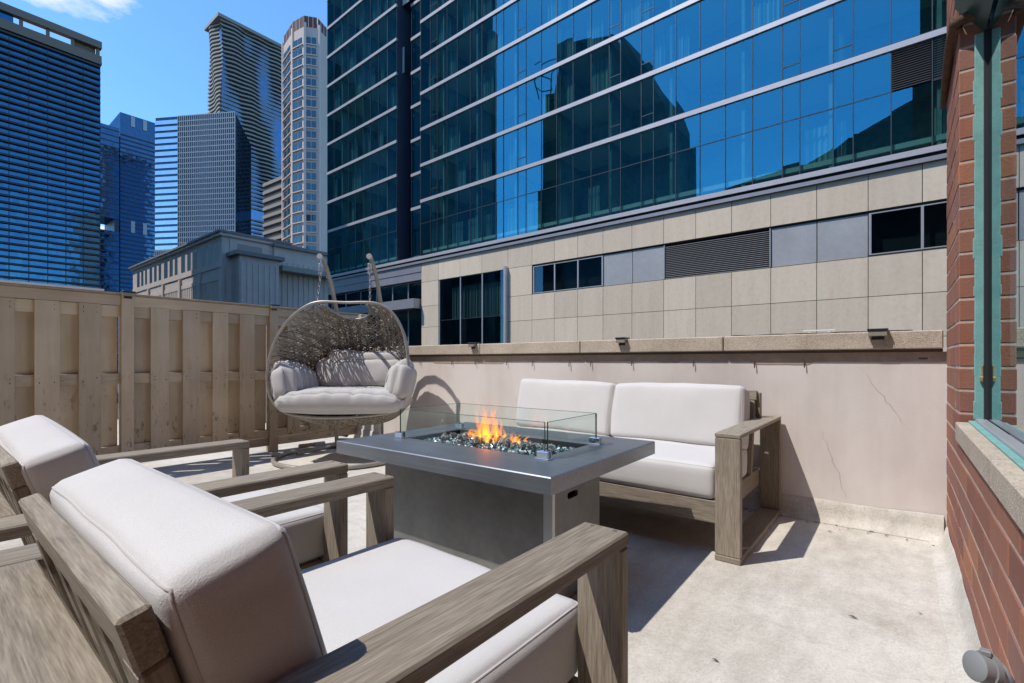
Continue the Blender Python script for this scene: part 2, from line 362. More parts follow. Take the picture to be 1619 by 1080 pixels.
# ------------------------------------------------------------------ mesh helpers
class MB:
    def __init__(self): self.v = []; self.f = []; self.g = []
    def add(self, vs_, fs, gs=None):
        k = len(self.v)
        self.v += [tuple(p) for p in vs_]
        self.g += ([tuple(p) for p in gs] if gs else [tuple(p) for p in vs_])
        self.f += [tuple(i + k for i in q) for q in fs]
        return self
    def box(self, x0, x1, y0, y1, z0, z1, c=0.0, T=None):
        cx, cy_, cz = (x0 + x1) / 2, (y0 + y1) / 2, (z0 + z1) / 2
        h = [abs(x1 - x0) / 2, abs(y1 - y0) / 2, abs(z1 - z0) / 2]
        order = sorted(range(3), key=lambda i: -h[i])
        off = (random.uniform(0, 50), random.uniform(0, 50), random.uniform(0, 50))
        vs_, fs = [], []
        c = min(c, min(h) * 0.6)
        S = [(sx, sy, sz) for sx in (-1, 1) for sy in (-1, 1) for sz in (-1, 1)]
        if c <= 0:
            for s in S: vs_.append((s[0] * h[0], s[1] * h[1], s[2] * h[2]))
            fs = [(0, 1, 3, 2), (4, 6, 7, 5), (0, 4, 5, 1), (2, 3, 7, 6), (0, 2, 6, 4), (1, 5, 7, 3)]
        else:
            idx = {}
            for s in S:
                for a in range(3):
                    idx[s, a] = len(vs_)
                    vs_.append(tuple(s[i] * (h[i] if i == a else h[i] - c) for i in range(3)))
            for a in range(3):
                b, d = (a + 1) % 3, (a + 2) % 3
                for sg in (-1, 1):
                    q = []
                    for sb, sd_ in ((-1, -1), (1, -1), (1, 1), (-1, 1)):
                        s = [0, 0, 0]; s[a] = sg; s[b] = sb; s[d] = sd_
                        q.append(idx[tuple(s), a])
                    fs.append(tuple(q) if sg > 0 else tuple(reversed(q)))
                # edges running along axis a
                for sb in (-1, 1):
                    for sd_ in (-1, 1):
                        s1 = [0, 0, 0]; s1[a] = -1; s1[b] = sb; s1[d] = sd_
                        s2 = list(s1); s2[a] = 1
                        fs.append((idx[tuple(s1), b], idx[tuple(s2), b], idx[tuple(s2), d], idx[tuple(s1), d]))
            for s in S: fs.append((idx[s, 0], idx[s, 1], idx[s, 2]))
        gs = [(p[order[0]] + off[0], p[order[1]] + off[1], p[order[2]] + off[2]) for p in vs_]
        vs_ = [(p[0] + cx, p[1] + cy_, p[2] + cz) for p in vs_]
        if T is not None: vs_ = [tuple(T @ Vector(p)) for p in vs_]
        return self.add(vs_, fs, gs)
    def tube(self, pts, r, n=8, closed=False, cap=True):
        pts = [Vector(p) for p in pts]; N = len(pts)
        rr = r if isinstance(r, (list, tuple)) else [r] * N
        vs_, fs = [], []
        up = None
        for i, p in enumerate(pts):
            a = pts[(i - 1) % N] if (closed or i > 0) else p
            b = pts[(i + 1) % N] if (closed or i < N - 1) else p
            d = (b - a)
            d = d.normalized() if d.length > 1e-9 else Vector((0, 0, 1))
            if up is None: up = Vector((0, 0, 1)) if abs(d.z) < .9 else Vector((1, 0, 0))
            sx = d.cross(up)
            if sx.length < 1e-6: sx = d.cross(Vector((1, 0, 0)))
            sx.normalize(); up = sx.cross(d).normalized()
            for k in range(n):
                w = 2 * math.pi * k / n
                vs_.append(p + (sx * math.cos(w) + up * math.sin(w)) * rr[i])
        m = N if closed else N - 1
        for i in range(m):
            for k in range(n):
                j = (i + 1) % N
                fs.append((i * n + k, i * n + (k + 1) % n, j * n + (k + 1) % n, j * n + k))
        if cap and not closed:
            fs.append(tuple(range(n - 1, -1, -1))); fs.append(tuple((N - 1) * n + k for k in range(n)))
        return self.add(vs_, fs)
    def prism(self, poly, z0, z1):
        n = len(poly)
        vs_ = [(x, y, z0) for x, y in poly] + [(x, y, z1) for x, y in poly]
        fs = [tuple(range(n - 1, -1, -1)), tuple(range(n, 2 * n))] + [(i, (i + 1) % n, n + (i + 1) % n, n + i) for i in range(n)]
        return self.add(vs_, fs)
    def mesh(self, name, smooth=None):
        me = bpy.data.meshes.new(name)
        me.from_pydata(self.v, [], self.f)
        bm = bmesh.new(); bm.from_mesh(me)
        bmesh.ops.recalc_face_normals(bm, faces=bm.faces)
        bm.to_mesh(me); bm.free()
        at = me.attributes.new("gc", 'FLOAT_VECTOR', 'POINT')
        at.data.foreach_set("vector", [x for p in self.g for x in p])
        if smooth is not None:
            me.polygons.foreach_set("use_smooth", [True] * len(me.polygons))
            me.set_sharp_from_angle(angle=R_(smooth))
        return me
    def build(self, name, mat, parent=None, smooth=None, world=False):
        o = bpy.data.objects.new(name, self.mesh(name, smooth))
        o.data.materials.append(mat)
        COL.objects.link(o)
        if parent: attach(o, parent, world)
        return o

def attach(o, parent, world=False):
    o.parent = parent
    if world and parent.name in PM: o.matrix_parent_inverse = PM[parent.name].inverted()

PM = {}
def thing(name, label, cat, loc=(0, 0, 0), rz=0.0, group=None):
    o = bpy.data.objects.new(name, None)
    COL.objects.link(o)
    o.empty_display_size = .2
    o.location = loc; o.rotation_euler = (0, 0, rz)
    PM[o.name] = Matrix.Translation(loc) @ Matrix.Rotation(rz, 4, 'Z')
    return tag(o, label, cat, group)
def tag(o, label, cat, group=None):
    o["label"] = label; o["category"] = cat
    if group: o["group"] = group
    return o
def structure(o): o["kind"] = "structure"; return o
def stuff(o): o["kind"] = "stuff"; return o
def inst(me, name, parent, loc=(0, 0, 0), scale=(1, 1, 1), rot=(0, 0, 0), mat=None):
    o = bpy.data.objects.new(name, me); COL.objects.link(o)
    o.location = loc; o.scale = scale; o.rotation_euler = rot
    if parent: o.parent = parent
    return o
def boxpart(name, mat, parent, *a, c=0.0, T=None, world=False):
    return MB().box(*a, c=c, T=T).build(name, mat, parent, world=world)
def unit_cube(name, mat):
    me = MB().box(-.5, .5, -.5, .5, -.5, .5).mesh(name); me.materials.append(mat); return me
def copy_tree(o, parent=None):
    c = o.copy(); COL.objects.link(c); c.parent = parent
    for ch in list(o.children): copy_tree(ch, c)
    return c

# soft rounded box for cushions
def cushion_mesh(w, d, h, r=.04, bulge=.02, n=(22, 18, 8), wrinkle=0.0, seed=0, crown=None):
    rnd = random.Random(seed)
    ph = [rnd.uniform(0, 6.28) for _ in range(12)]
    bm = bmesh.new()
    bmesh.ops.create_cube(bm, size=2.0)
    me = bpy.data.meshes.new("c"); bm.free()
    vs_, fs, key = [], [], {}
    def vid(p):
        k = tuple(round(x, 5) for x in p)
        if k not in key: key[k] = len(vs_); vs_.append(p)
        return key[k]
    N = n
    for a in range(3):
        b, c = (a + 1) % 3, (a + 2) % 3
        for sg in (-1, 1):
            for i in range(N[b]):
                for j in range(N[c]):
                    q = []
                    for di, dj in ((0, 0), (1, 0), (1, 1), (0, 1)):
                        p = [0, 0, 0]; p[a] = sg
                        p[b] = math.sin((-1 + 2 * (i + di) / N[b]) * math.pi / 2 * .93) / math.sin(math.pi / 2 * .93)
                        p[c] = math.sin((-1 + 2 * (j + dj) / N[c]) * math.pi / 2 * .93) / math.sin(math.pi / 2 * .93)
                        q.append(vid(tuple(p)))
                    fs.append(tuple(q) if sg > 0 else tuple(reversed(q)))
    H = (w / 2, d / 2, h / 2)
    def deform(p):
        q = Vector([p[i] * H[i] for i in range(3)])
        core = Vector([max(-H[i] + r, min(H[i] - r, q[i])) for i in range(3)])
        dv = q - core
        if dv.length > 1e-9:
            mx = max(abs(dv[0]), abs(dv[1]), abs(dv[2]))
            q = core + dv.normalized() * r * (mx / r) if mx < r else core + dv.normalized() * r
        fx, fy, fz = (1 - p[0] ** 2), (1 - p[1] ** 2), (1 - p[2] ** 2)
        q.z += (1 if p[2] > 0 else -1) * abs(p[2]) * bulge * (fx * fy) ** .5
        q.x += p[0] * bulge * .5 * (fy * fz) ** .5
        q.y += p[1] * bulge * .5 * (fx * fz) ** .5
        if wrinkle:
            s = sum(math.sin(q.x * (9 + 5 * k) + q.y * (7 + 4 * k) * (-1) ** k + q.z * 11 + ph[k]) / (k + 1) for k in range(5))
            q += Vector((0, 0, 1)) * wrinkle * s * .5 * (1 if p[2] > -.5 else .3) + Vector((p[0], p[1], 0)) * wrinkle * s * .4
        if crown: q = crown(q, p)
        return tuple(q)
    cushion_mesh.deform = deform
    return [deform(p) for p in vs_], fs
def cushion(name, mat, parent, w, d, h, loc, rot=(0, 0, 0), seam=True, **kw):
    vs_, fs = cushion_mesh(w, d, h, **kw)
    o = MB().add(vs_, fs).build(name, mat, parent, smooth=60)
    o.location = loc; o.rotation_euler = rot
    if seam:
        df = cushion_mesh.deform; st_ = [math.sin((-1 + 2 * i / 18) * math.pi / 2 * .93) / math.sin(math.pi / 2 * .93) for i in range(18)]
        for zz_ in (1, -1):
            pts = [df((q, -1, zz_)) for q in st_] + [df((1, q, zz_)) for q in st_] + [df((-q, 1, zz_)) for q in st_] + [df((-1, -q, zz_)) for q in st_]
            MB().tube(pts, .0024, 6, closed=True).build("seam_welt", M['seam'], o, smooth=60)
    return o

# ------------------------------------------------------------------ the setting: street, terrace
YW = 3.61           # face of the parapet
XB = 0.205          # face of the brick wall
XF = -5.46          # fence line
o = MB().add([(-3000, -3000, -16), (3000, -3000, -16), (3000, 3000, -16), (-3000, 3000, -16)], [(0, 1, 2, 3)]).build("street", M['asphalt'])
structure(o)
# terrace slab
o = boxpart("terrace_floor", M['floor'], None, -10.5, .24, -5, 3.62, -.5, 0)
structure(o)
# ------------------------------------------------------------------ parapet
par = thing("parapet_wall", "pinkish painted parapet wall with pale stone coping behind the sofa", "wall", (-2.6, YW, 0))
boxpart("wall_body", M['render'], par, -5.62, .33, YW, YW + .28, -.5, 1.055, world=True)
vs_ = []
# cove: concave fillet between floor and wall
prof = [(YW - .075, .002), (YW - .045, .012), (YW - .024, .035), (YW - .013, .075), (YW - .009, .125), (YW - .001, .135)]
m = MB(); n = 60
for i in range(n + 1):
    x = -5.6 + (XB - .012 + 5.6) * i / n
    for (y, z) in prof: vs_.append((x, y + .004 * math.sin(x * 7 + z * 30), z + (.006 * math.sin(x * 3.1) + .004 * math.sin(x * 11.7)) * (z > .1)))
k = len(prof)
m.add(vs_, [(i * k + j, (i + 1) * k + j, (i + 1) * k + j + 1, i * k + j + 1) for i in range(n) for j in range(k - 1)])
m.build("cove", M['floor'], par, smooth=50, world=True)
for i in range(6):
    x1 = .19 - 1.155 * i; x0 = x1 - 1.149
    ov = random.uniform(-.003, .003)
    boxpart("coping_stone", M['coping'], par, max(x0, -5.6), x1, YW - .042 + ov, YW + .32, 1.072 + ov * .3, 1.176 + ov * .3, c=.006, world=True)
boxpart("coping_bed", M['joint'], par, -5.6, .19, YW - .006, YW + .27, 1.056, 1.0715, world=True)
for i in range(11):   # bent nails left along the top of the wall
    x = -4.1 + i * .36 + random.uniform(-.12, .12)
    zt = .998 + random.uniform(-.004, .008)
    MB().tube([(x, YW + .005, zt), (x, YW - .014, zt - .002), (x + .001, YW - .017, zt - .02), (x + .002, YW - .016, zt - .035 - random.uniform(0, .012))], .0035, 6).build("bent_nail", M['rust'], par, smooth=60, world=True)
# raw tan strip left unpainted under the coping, its lower edge ragged
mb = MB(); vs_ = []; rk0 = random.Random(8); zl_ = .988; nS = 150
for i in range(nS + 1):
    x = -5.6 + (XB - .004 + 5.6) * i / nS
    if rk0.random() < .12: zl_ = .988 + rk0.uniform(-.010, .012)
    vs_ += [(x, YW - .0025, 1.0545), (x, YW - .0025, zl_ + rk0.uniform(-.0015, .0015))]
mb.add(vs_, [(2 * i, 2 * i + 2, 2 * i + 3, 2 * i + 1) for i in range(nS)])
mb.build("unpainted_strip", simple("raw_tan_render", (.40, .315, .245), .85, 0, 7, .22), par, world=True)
def crack(pts):
    mb = MB(); vs_ = []
    for i, (x, z) in enumerate(pts):
        wd = .0011 * (1 - .6 * abs(2 * i / (len(pts) - 1) - 1)); vs_ += [(x - wd, YW - .0012, z), (x + wd, YW - .0012, z)]
    mb.add(vs_, [(2 * i, 2 * i + 1, 2 * i + 3, 2 * i + 2) for i in range(len(pts) - 1)]); mb.build("crack", M['crack'], par, world=True)
rk = random.Random(2)
crack([(-.385 + .135 * i / 24 + rk.uniform(-.009, .009), .56 - .40 * i / 24) for i in range(25)])
crack([(-.16 + .18 * i / 18 + rk.uniform(-.009, .009), .93 - .30 * i / 18) for i in range(19)])
boxpart("patch", M['joint'], par, .085, .125, YW - .003, YW + .01, 1.012, 1.022, T=None, world=True)

# solar step lights clipped to coping and fence posts
def solar(loc, label, rz=0, w=.085):
    s = thing("solar_light", label, "light", loc, rz, "small black solar lights")
    boxpart("cap", M['black_plastic'], s, -w / 2, w / 2, -.075, .02, .001, .014, c=.003)
    boxpart("lens", M['lens'], s, -w * .46, w * .46, -.070, -.036, -.030, .0005, c=.003)
    boxpart("bracket", M['black_plastic'], s, -w * .3, w * .3, -.0355, -.0315, -.05, .0005)
    return s
solar((-3.356, YW - .012, 1.178), "small black solar light on the coping beside the swing chair")
solar((-1.728, YW - .012, 1.178), "small black solar light on the coping above the sofa's left cushion")
solar((-.099, YW - .012, 1.178), "small black solar light on the coping nearest the brick wall", 0, .10)
# cable lying on the coping and a white conduit bracket beyond
tag(MB().tube([(-.92 + i * .07, YW + .02 + .006 * math.sin(i * 1.3), 1.181 + .002 * math.sin(i * 2.2)) for i in range(15)], .004, 6).build("coping_cable", M['black_plastic'], smooth=60),
    "thin dark cable lying along the coping near the brick wall", "cable")
cb = thing("conduit_bracket", "small white conduit bracket standing on the coping above the sofa arm", "bracket", (-.42, YW + .2, 1.176))
boxpart("bar", M['white_paint'], cb, -.09, .09, -.008, .008, .028, .036)
for x in (-.055, .055): boxpart("foot", M['white_paint'], cb, x - .006, x + .006, -.006, .006, 0, .028)

# ------------------------------------------------------------------ fence
fen = thing("wood_fence", "tan painted shadowbox wood fence with black solar post caps", "fence", (XF, 1.9, 0))
def fb(name, x0, x1, y0, y1, z0, z1, mat='fence', c=.003): return boxpart(name, M[mat], fen, x0, x1, y0, y1, z0, z1, c=c, world=True)
posts = [-1.32, -.06, 1.235, 2.54, 3.70]
for y in posts:
    w = .046
    fb("post", XF - .055, XF + .04, y - w, y + w, -.05 if y > 3 else 0.0, 1.612)
for a, b in zip(posts[:-1], posts[1:]):
    y0, y1 = a + .0465, b - .0465
    if b > 3.6: y1 = 3.62
    fb("top_rail", XF - .035, XF + .005, y0, y1, 1.40, 1.50)
    fb("fascia_board", XF + .0055, XF + .030, y0, y1, 1.503, 1.592)
    fb("middle_rail", XF - .035, XF + .003, y0, y1, .80, .893)
    fb("bottom_rail", XF - .035, XF + .003, y0, y1, .155, .245)
    fb("kick_board", XF - .030, XF + .002, y0, y1, .065, .150)
    cap = fb("cap_board", XF - .075, XF + .048, y0, y1, 1.5935, 1.612, 'fence_cap')
    if b < 1.5: boxpart("flashing", M['flashing'], cap, XF - .08, XF + .046, y0, y1 - .12, 1.6125, 1.632, world=True)
    n = 4
    pitch = .262
    first = a + .0465 + .127 if b < 3.6 else a + .0465 + .12
    y = first
    while y + .148 < y1 - .02:
        j_ = random.uniform(-.006, .006)
        bo = fb("board", XF + .0035, XF + .022 + random.uniform(-.002, .003), y + j_, y + j_ + .148 + random.uniform(-.005, .004), .185 + random.uniform(-.012, .008), 1.5015)
        nl = MB()
        for zn in (.205, .22, .83, .86, 1.43, 1.47):
            for yn in (.03, .118):
                if random.random() < .8: nl.box(XF + .0225, XF + .0262, y + j_ + yn - .0028, y + j_ + yn + .0028, zn + random.uniform(-.008, .008) - .0028, zn + .0028)
        nl.build("nail_heads", M['rust'], bo)
        y += pitch
    y = a + .0465 + .004
    while y < y1 - .06:                      # boards on the far side fill the gaps
        ww = min(.146, y1 - y - .012)
        fb("back_board", XF - .055, XF - .0355, y, y + ww, .185, 1.5)
        y += pitch * 1.0
    
solar((XF + .012, 1.235, 1.616), "small black solar cap on the fence post left of the white building", R_(90), .095)
solar((XF + .012, 2.54, 1.616), "small black solar cap on the fence post beside the swing chair", R_(90), .095)

# clay tube and a cable left on the floor under the fence
ct = thing("clay_tube", "short clay coloured tube lying on the floor under the fence", "tube", (-5.33, 2.98, .03))
d = Vector((.35, -.05, 0)); 
MB().tube([(0, -.2, 0), (.02, -.03, 0)], .028, 14).build("clay_body", M['terracotta'], ct, smooth=40)
MB().tube([(.02, -.029, 0), (.035, .09, 0)], [.030, .030], 14, cap=False).build("pale_sleeve", M['pale_tube'], ct, smooth=40)
MB().tube([(.033, .075, 0), (.0335, .08, 0)], .027, 14).build("bore", M['dark'], ct, smooth=40)
tag(MB().tube([(-5.2 + .16 * i, 3.3 + .10 * math.sin(i * .7) - .01 * i, .006) for i in range(16)], .005, 6).build("floor_cable", M['black_plastic'], smooth=60),
    "thin dark cable curving over the floor behind the swing chair", "cable")

# ------------------------------------------------------------------ brick wall with window
bw = thing("brick_wall", "red jumbo-brick wall with pale sill and teal-sealed window", "wall", (XB, 2.4, 0))
CO = .1005; Z0 = .9734; JT = .0085
YP = 2.905      # corner of the window reveal
def brick_me(length):
    me = MB().box(-.05, .05, -length / 2, length / 2, -(CO - JT) / 2, (CO - JT) / 2, c=.004).mesh("brick"); me.materials.append(M['brick']); return me
BME = {}
def brick(y0, y1, zc):
    L = round(y1 - y0 - JT, 3)
    if L < .02: return
    if L not in BME: BME[L] = brick_me(L)
    o = inst(BME[L], "brick", None)
    o.parent = bw; o.matrix_parent_inverse = PM[bw.name].inverted()
    o.location = (XB + .05 + random.uniform(-.0012, .0012), (y0 + y1) / 2, zc)
BL = .30
k0 = -9
for k in range(k0, 24):
    zc = Z0 + (k + .5) * CO
    if zc < .05: continue
    below = zc + CO / 2 < .69
    ylo = 1.05 if below else YP
    st = (k % 2) * BL / 2
    y = YW + .0
    first = BL / 2 if k % 2 else BL
    yy = y; ln = first
    cuts = []
    if below:
        while yy > ylo:
            cuts.append((max(yy - ln, ylo), yy)); yy -= ln; ln = BL
    else:
        span = y - ylo
        if k % 2: cuts = [(ylo, ylo + BL), (ylo + BL, ylo + 2 * BL), (ylo + 2 * BL, y)]
        else: cuts = [(ylo, ylo + BL / 2), (ylo + BL / 2, ylo + 1.5 * BL), (ylo + 1.5 * BL, y)]
    for a, b in cuts: brick(a, b, zc)
# mortar backing set back from the brick faces (chases the wall and the reveal)
boxpart("mortar_bed", M['mortar'], bw, XB + .0025, XB + .097, 1.05, YW - .002, 0, .648, world=True)
boxpart("mortar_bed", M['mortar'], bw, XB + .0025, XB + .093, YP + .0075, YW - .002, .6485, 3.35, world=True)
# turned-up floor edge against the bricks
vs_ = []; prof = [(XB - .075, .002), (XB - .04, .012), (XB - .018, .04), (XB - .008, .085), (XB + .0, .097)]
for i in range(41):
    y = 1.0 + (YW - .03 - 1.0) * i / 40
    for (x, z) in prof: vs_.append((x + .003 * math.sin(y * 9), y, z + .005 * math.sin(y * 5) * (z > .08)))
k = len(prof)
MB().add(vs_, [(i * k + j, (i + 1) * k + j, (i + 1) * k + j + 1, i * k + j + 1) for i in range(40) for j in range(k - 1)]).build("cove", M['floor'], bw, smooth=50, world=True)
# sill stones
for y0, y1 in ((1.832, YP - .004), (.75, 1.826)):
    boxpart("sill_stone", M['coping'], bw, XB - .012, XB + .10, y0, y1, .652, .733, c=.005, world=True)
boxpart("sill_joint", M['flashing'], bw, XB - .009, XB + .099, 1.8262, 1.8318, .653, .7335, world=True)
# sealant, frame, glass
XG = XB + .082
boxpart("sealant_bead", M['sealant'], bw, XB + .050, XB + .0975, YP - .010, YP + .001, .734, 2.42, c=.003, world=True)
rs = random.Random(3)
for i in range(9):   # smears that overrun the brick
    z = .76 + i * .17 + rs.uniform(-.02, .02); w = rs.uniform(.001, .006)
    boxpart("sealant_smear", M['sealant'], bw, XB + .050 - w, XB + .06, YP - .0105 + rs.uniform(0, .001), YP - .004, z, z + rs.uniform(.03, .11), c=.003, world=True)
boxpart("frame_post", M['frame_dark'], bw, XG - .004, XG + .03, YP - .026, YP - .0105, .734, 2.42, world=True)
boxpart("frame_sill", M['alu'], bw, XG - .030, XG + .006, .75, YP - .0105, .7335, .752, c=.003, world=True)
boxpart("frame_track", M['sealant'], bw, XG - .052, XG - .0305, .75, YP - .011, .7335, .742, c=.002, world=True)
boxpart("window_pane", M['window_glass'], bw, XG + .008, XG + .014, .75, YP - .0265, .7525, 2.6, world=True)
boxpart("room_behind", M['dark'], bw, XG + .5, XG + .55, .3, YP + .2, .3, 3.2, world=True)
lk = MB().box(XG - .012, XG - .0045, YP - .024, YP - .014, .93, .985, c=.003)
lk.box(XG - .018, XG - .0045, YP - .028, YP - .012, .915, .935, c=.003)
lk.build("brass_latch", simple("brass", (.62, .48, .22), .35, .7), bw, world=True)
# rusted shelf angle and green head flashing over the window
MB().box(XB - .010, XB + .012, YP - .02, YW + .06, 2.455, 2.475, c=.003).build("shelf_angle", M['rust'], bw, world=True)
MB().tube([(XB - .012, YW + .05, 2.44), (XB - .018, 3.3, 2.45), (XB - .02, 3.05, 2.47), (XB - .014, YP - .03, 2.485), (XB + .02, YP - .045, 2.49), (XB + .06, YP - .05, 2.48)], [.014, .018, .020, .022, .02, .018], 8).build("rusted_pipe", M['rust'], bw, smooth=60, world=True)
hx = MB()
hx.add([(XG, .6, 2.415), (XG, YP - .012, 2.415), (XB - .015, YP - .012, 2.56), (XB - .015, .6, 2.56), (XG, .6, 2.70), (XG, YP - .012, 2.70), (XB - .015, YP - .012, 2.70), (XB - .015, .6, 2.70)],
       [(0, 1, 2, 3), (4, 7, 6, 5), (1, 5, 6, 2), (3, 7, 4, 0), (0, 4, 5, 1), (2, 6, 7, 3)])
hx.build("head_flashing", M['green_metal'], bw, world=True)
boxpart("upper_panel", M['flashing'], bw, XB + .02, XB + .06, 1.5, YP - .012, 2.705, 3.4, world=True)
# the rest of the building the terrace belongs to
bb_ = thing("brick_building", "tall brick building that the terrace window belongs to", "building", (8, -10, 0))
boxpart("wall_mass", M['brick_mass'], bb_, XB + .7, 18, -40, YW + .25, -16, 34, world=True)
boxpart("upper_wall", M['brick_mass'], bb_, XB + .02, 17.9, YP + .02, YW + .24, 3.36, 33.9, world=True)

# grey collared pipe standing by the brick wall
gp = thing("standpipe", "pale blue standpipe outlet with grey collar at the foot of the brick wall", "pipe", (.172, 1.47, 0))
MB().tube([(0, 0, 0), (0, 0, .29), (-.003, -.002, .315), (-.012, -.009, .332), (-.028, -.020, .340)], [.023, .023, .024, .025, .026], 16).build("pipe_body", M['hose_blue'], gp, smooth=50)
ax = Vector((-.78, -.56, .2)).normalized(); p0_ = Vector((-.020, -.014, .337))
MB().tube([p0_, p0_ + ax * .012, p0_ + ax * .0121, p0_ + ax * .032, p0_ + ax * .037], [.034, .034, .030, .030, .022], 20).build("collar", M['collar_grey'], gp, smooth=40)
boxpart("collar_tab", M['collar_grey'], gp, -.036, -.018, -.03, -.012, .368, .380, c=.002)

# ------------------------------------------------------------------ lounge chairs
REC = R_(16)
def make_chair(label):
    t = thing("lounge_chair", label, "chair", (-.8905, .03, 0), 0, "teak lounge chairs")
    def w(name, *a, c=.004, T=None): return boxpart(name, M['teak'], t, *a, c=c, T=T)
    for s in (-1, 1):
        a, b = (.338, .446) if s > 0 else (-.446, -.338)
        w("arm", a, b, 0, .92, .611, .641)
        w("leg", a + .0005, b - .0005, .886, .919, .031, .6105)
        w("leg", a + .0005, b - .0005, .001, .034, .031, .6105)
        w("runner", a, b, 0, .92, 0, .0305)
        xx = (.30, .337) if s > 0 else (-.337, -.30)
        w("side_rail", xx[0], xx[1], .035, .885, .18, .285)
    pl = MB()
    for s in (-1, 1):
        for y in (.012, .902):
            for x in (.365, .42): pl.tube([(s * x, y + .005, .6405), (s * x, y + .005, .6414)], .0055, 12)
    pl.build("screw_plugs", M['plug'], t)
    w("rear_board", -.3375, .3375, .001, .117, .613, .641)
    w("rear_rail", -.299, .299, .03, .06, .18, .285)
    w("front_rail", -.3375, .3375, .8855, .915, .175, .290)
    for i in range(5):
        y = .12 + i * .155
        w("seat_slat", -.2995, .2995, y, y + .07, .262, .284)
    # reclined back frame: local frame origin at the foot, z along the back
    T = Matrix.Translation((0, .240, .285)) @ Matrix.Rotation(REC, 4, 'X')
    L = .495
    for s in (-1, 1):
        w("back_stile", s * .292 - .030, s * .292 + .030, -.0145, .0145, 0, L - .0625, T=T)
    w("back_top_rail", -.322, .322, -.0148, .0148, L - .062, L, T=T)
    w("back_bottom_rail", -.2615, .2615, -.013, .013, .02, .08, T=T)
    for i in range(4):
        x = -.19 + i * .1267
        w("back_slat", x - .035, x + .035, -.009, .009, .0805, L - .0625, T=T)
    cushion("seat_cushion", M['cushion'], t, .662, .72, .165, (0, .57, .3765), r=.024, bulge=.016, wrinkle=.003, seed=2)
    # back cushion stands on the seat and leans on the frame
    q = T @ Vector((0, .091, .322))
    cushion("back_cushion", M['cushion'], t, .655, .36, .130, q, (math.pi / 2 + REC, 0, 0), r=.022, bulge=.016, wrinkle=.0045, seed=5)
    return t
chA = make_chair("nearest weathered teak lounge chair with white cushions, its arm crossing the foreground")
chB = copy_tree(chA)
chB["label"] = "farther teak lounge chair with white cushions, standing beside the fence"
chB.location = (-1.9525, .045, 0)
for ch in chB.children:
    if ch.name.startswith("back_cushion"): ch.rotation_euler.x += R_(3); ch.rotation_euler.y += R_(2.5)

# ------------------------------------------------------------------ sofa
so_ = thing("loveseat", "two-seat teak sofa section with white cushions against the parapet", "sofa", (-1.54, 3.07, 0))
def w(name, *a, c=.004, T=None): return boxpart(name, M['teak'], so_, *a, c=c, T=T, world=True)
xa, xb = -.727, -.605
w("arm", xa, xb, 2.540, 3.585, .619, .641)
w("leg", xa + .0005, xb - .0005, 2.541, 2.577, .031, .6185)
w("leg", xa + .0005, xb - .0005, 3.548, 3.584, .031, .6185)
w("runner", xa, xb, 2.540, 3.585, 0, .0305)
w("side_rail", -.766, -.728, 2.60, 3.54, .18, .29)
w("front_rail", -2.46, -.7275, 2.562, 2.594, .175, .290)
w("rear_rail", -2.46, -.7275, 3.44, 3.47, .175, .290)
w("end_rail", -2.46, -2.425, 2.5945, 3.4395, .175, .290)
for y0 in (2.6, 3.40): w("end_leg", -2.46, -2.39, y0, y0 + .035, 0, .1745)
for i in range(6): w("seat_slat", -2.42, -.767, 2.64 + i * .13, 2.71 + i * .13, .265, .287)
T = Matrix.Translation((-1.595, 3.29, .29)) @ Matrix.Rotation(-R_(13), 4, 'X')
for x in (-.83, 0, .845): w("back_stile", x - .03, x + .03, -.02, .02, 0, .4695, T=T)
w("back_top_rail", -.87, .885, -.022, .022, .47, .535, T=T)
for i in range(14):
    x = -.76 + i * .1165
    if abs(x) > .05: w("back_slat", x - .025, x + .025, -.01, .01, .05, .4695, T=T)
w("back_bottom_rail", -.7995, .8145, -.011, .011, 0.002, .0495, T=T)
w("rear_brace", -.724, -.69, 3.40, 3.43, .6415, .80)
for i, (x0, x1) in enumerate(((-2.455, -1.60), (-1.592, -.735))):
    cx_ = (x0 + x1) / 2 + 1.54
    cushion("seat_cushion", M['cushion'], so_, x1 - x0, .70, .172, (cx_, 2.905 - 3.07, .380), r=.024, bulge=.016, wrinkle=.003, seed=20 + i)
    cushion("back_cushion", M['cushion'], so_, x1 - x0 + (.01 if i else -.005), .385, .165, (cx_ + (-.008 if i else -.012), 3.225 - 3.07, .645), (math.pi / 2 - R_(13), R_(-.6 if i else .8), 0), r=.026, bulge=.026, wrinkle=.004, seed=30 + i)

# ------------------------------------------------------------------ fire table
ft = thing("fire_table", "dark grey metal fire table with glass wind guard and lit flames", "fire table", (-1.62, 1.884, 0), R_(1.3))
m = MB()
ox, oy, ix0, ix1, iy0, iy1 = .655, .490, -.435, .435, -.205, .200
zt, zb = .592, .528
O = [(-ox, -oy), (ox, -oy), (ox, oy), (-ox, oy)]; I = [(ix0, iy0), (ix1, iy0), (ix1, iy1), (ix0, iy1)]
ch_ = .004
ring = [[(x, y, zb) for x, y in I], [(x, y, zb) for x, y in O], [(x, y, zt - ch_) for x, y in O],
        [(x - math.copysign(ch_, x), y - math.copysign(ch_, y), zt) for x, y in O],
        [(x, y, zt) for x, y in I]]
vs_ = [p for r in ring for p in r]
fs = [(a * 4 + i, a * 4 + (i + 1) % 4, ((a + 1) % 5) * 4 + (i + 1) % 4, ((a + 1) % 5) * 4 + i) for a in range(5) for i in range(4)]
m.add(vs_, fs); top = m.build("table_top", M['gunmetal'], ft)
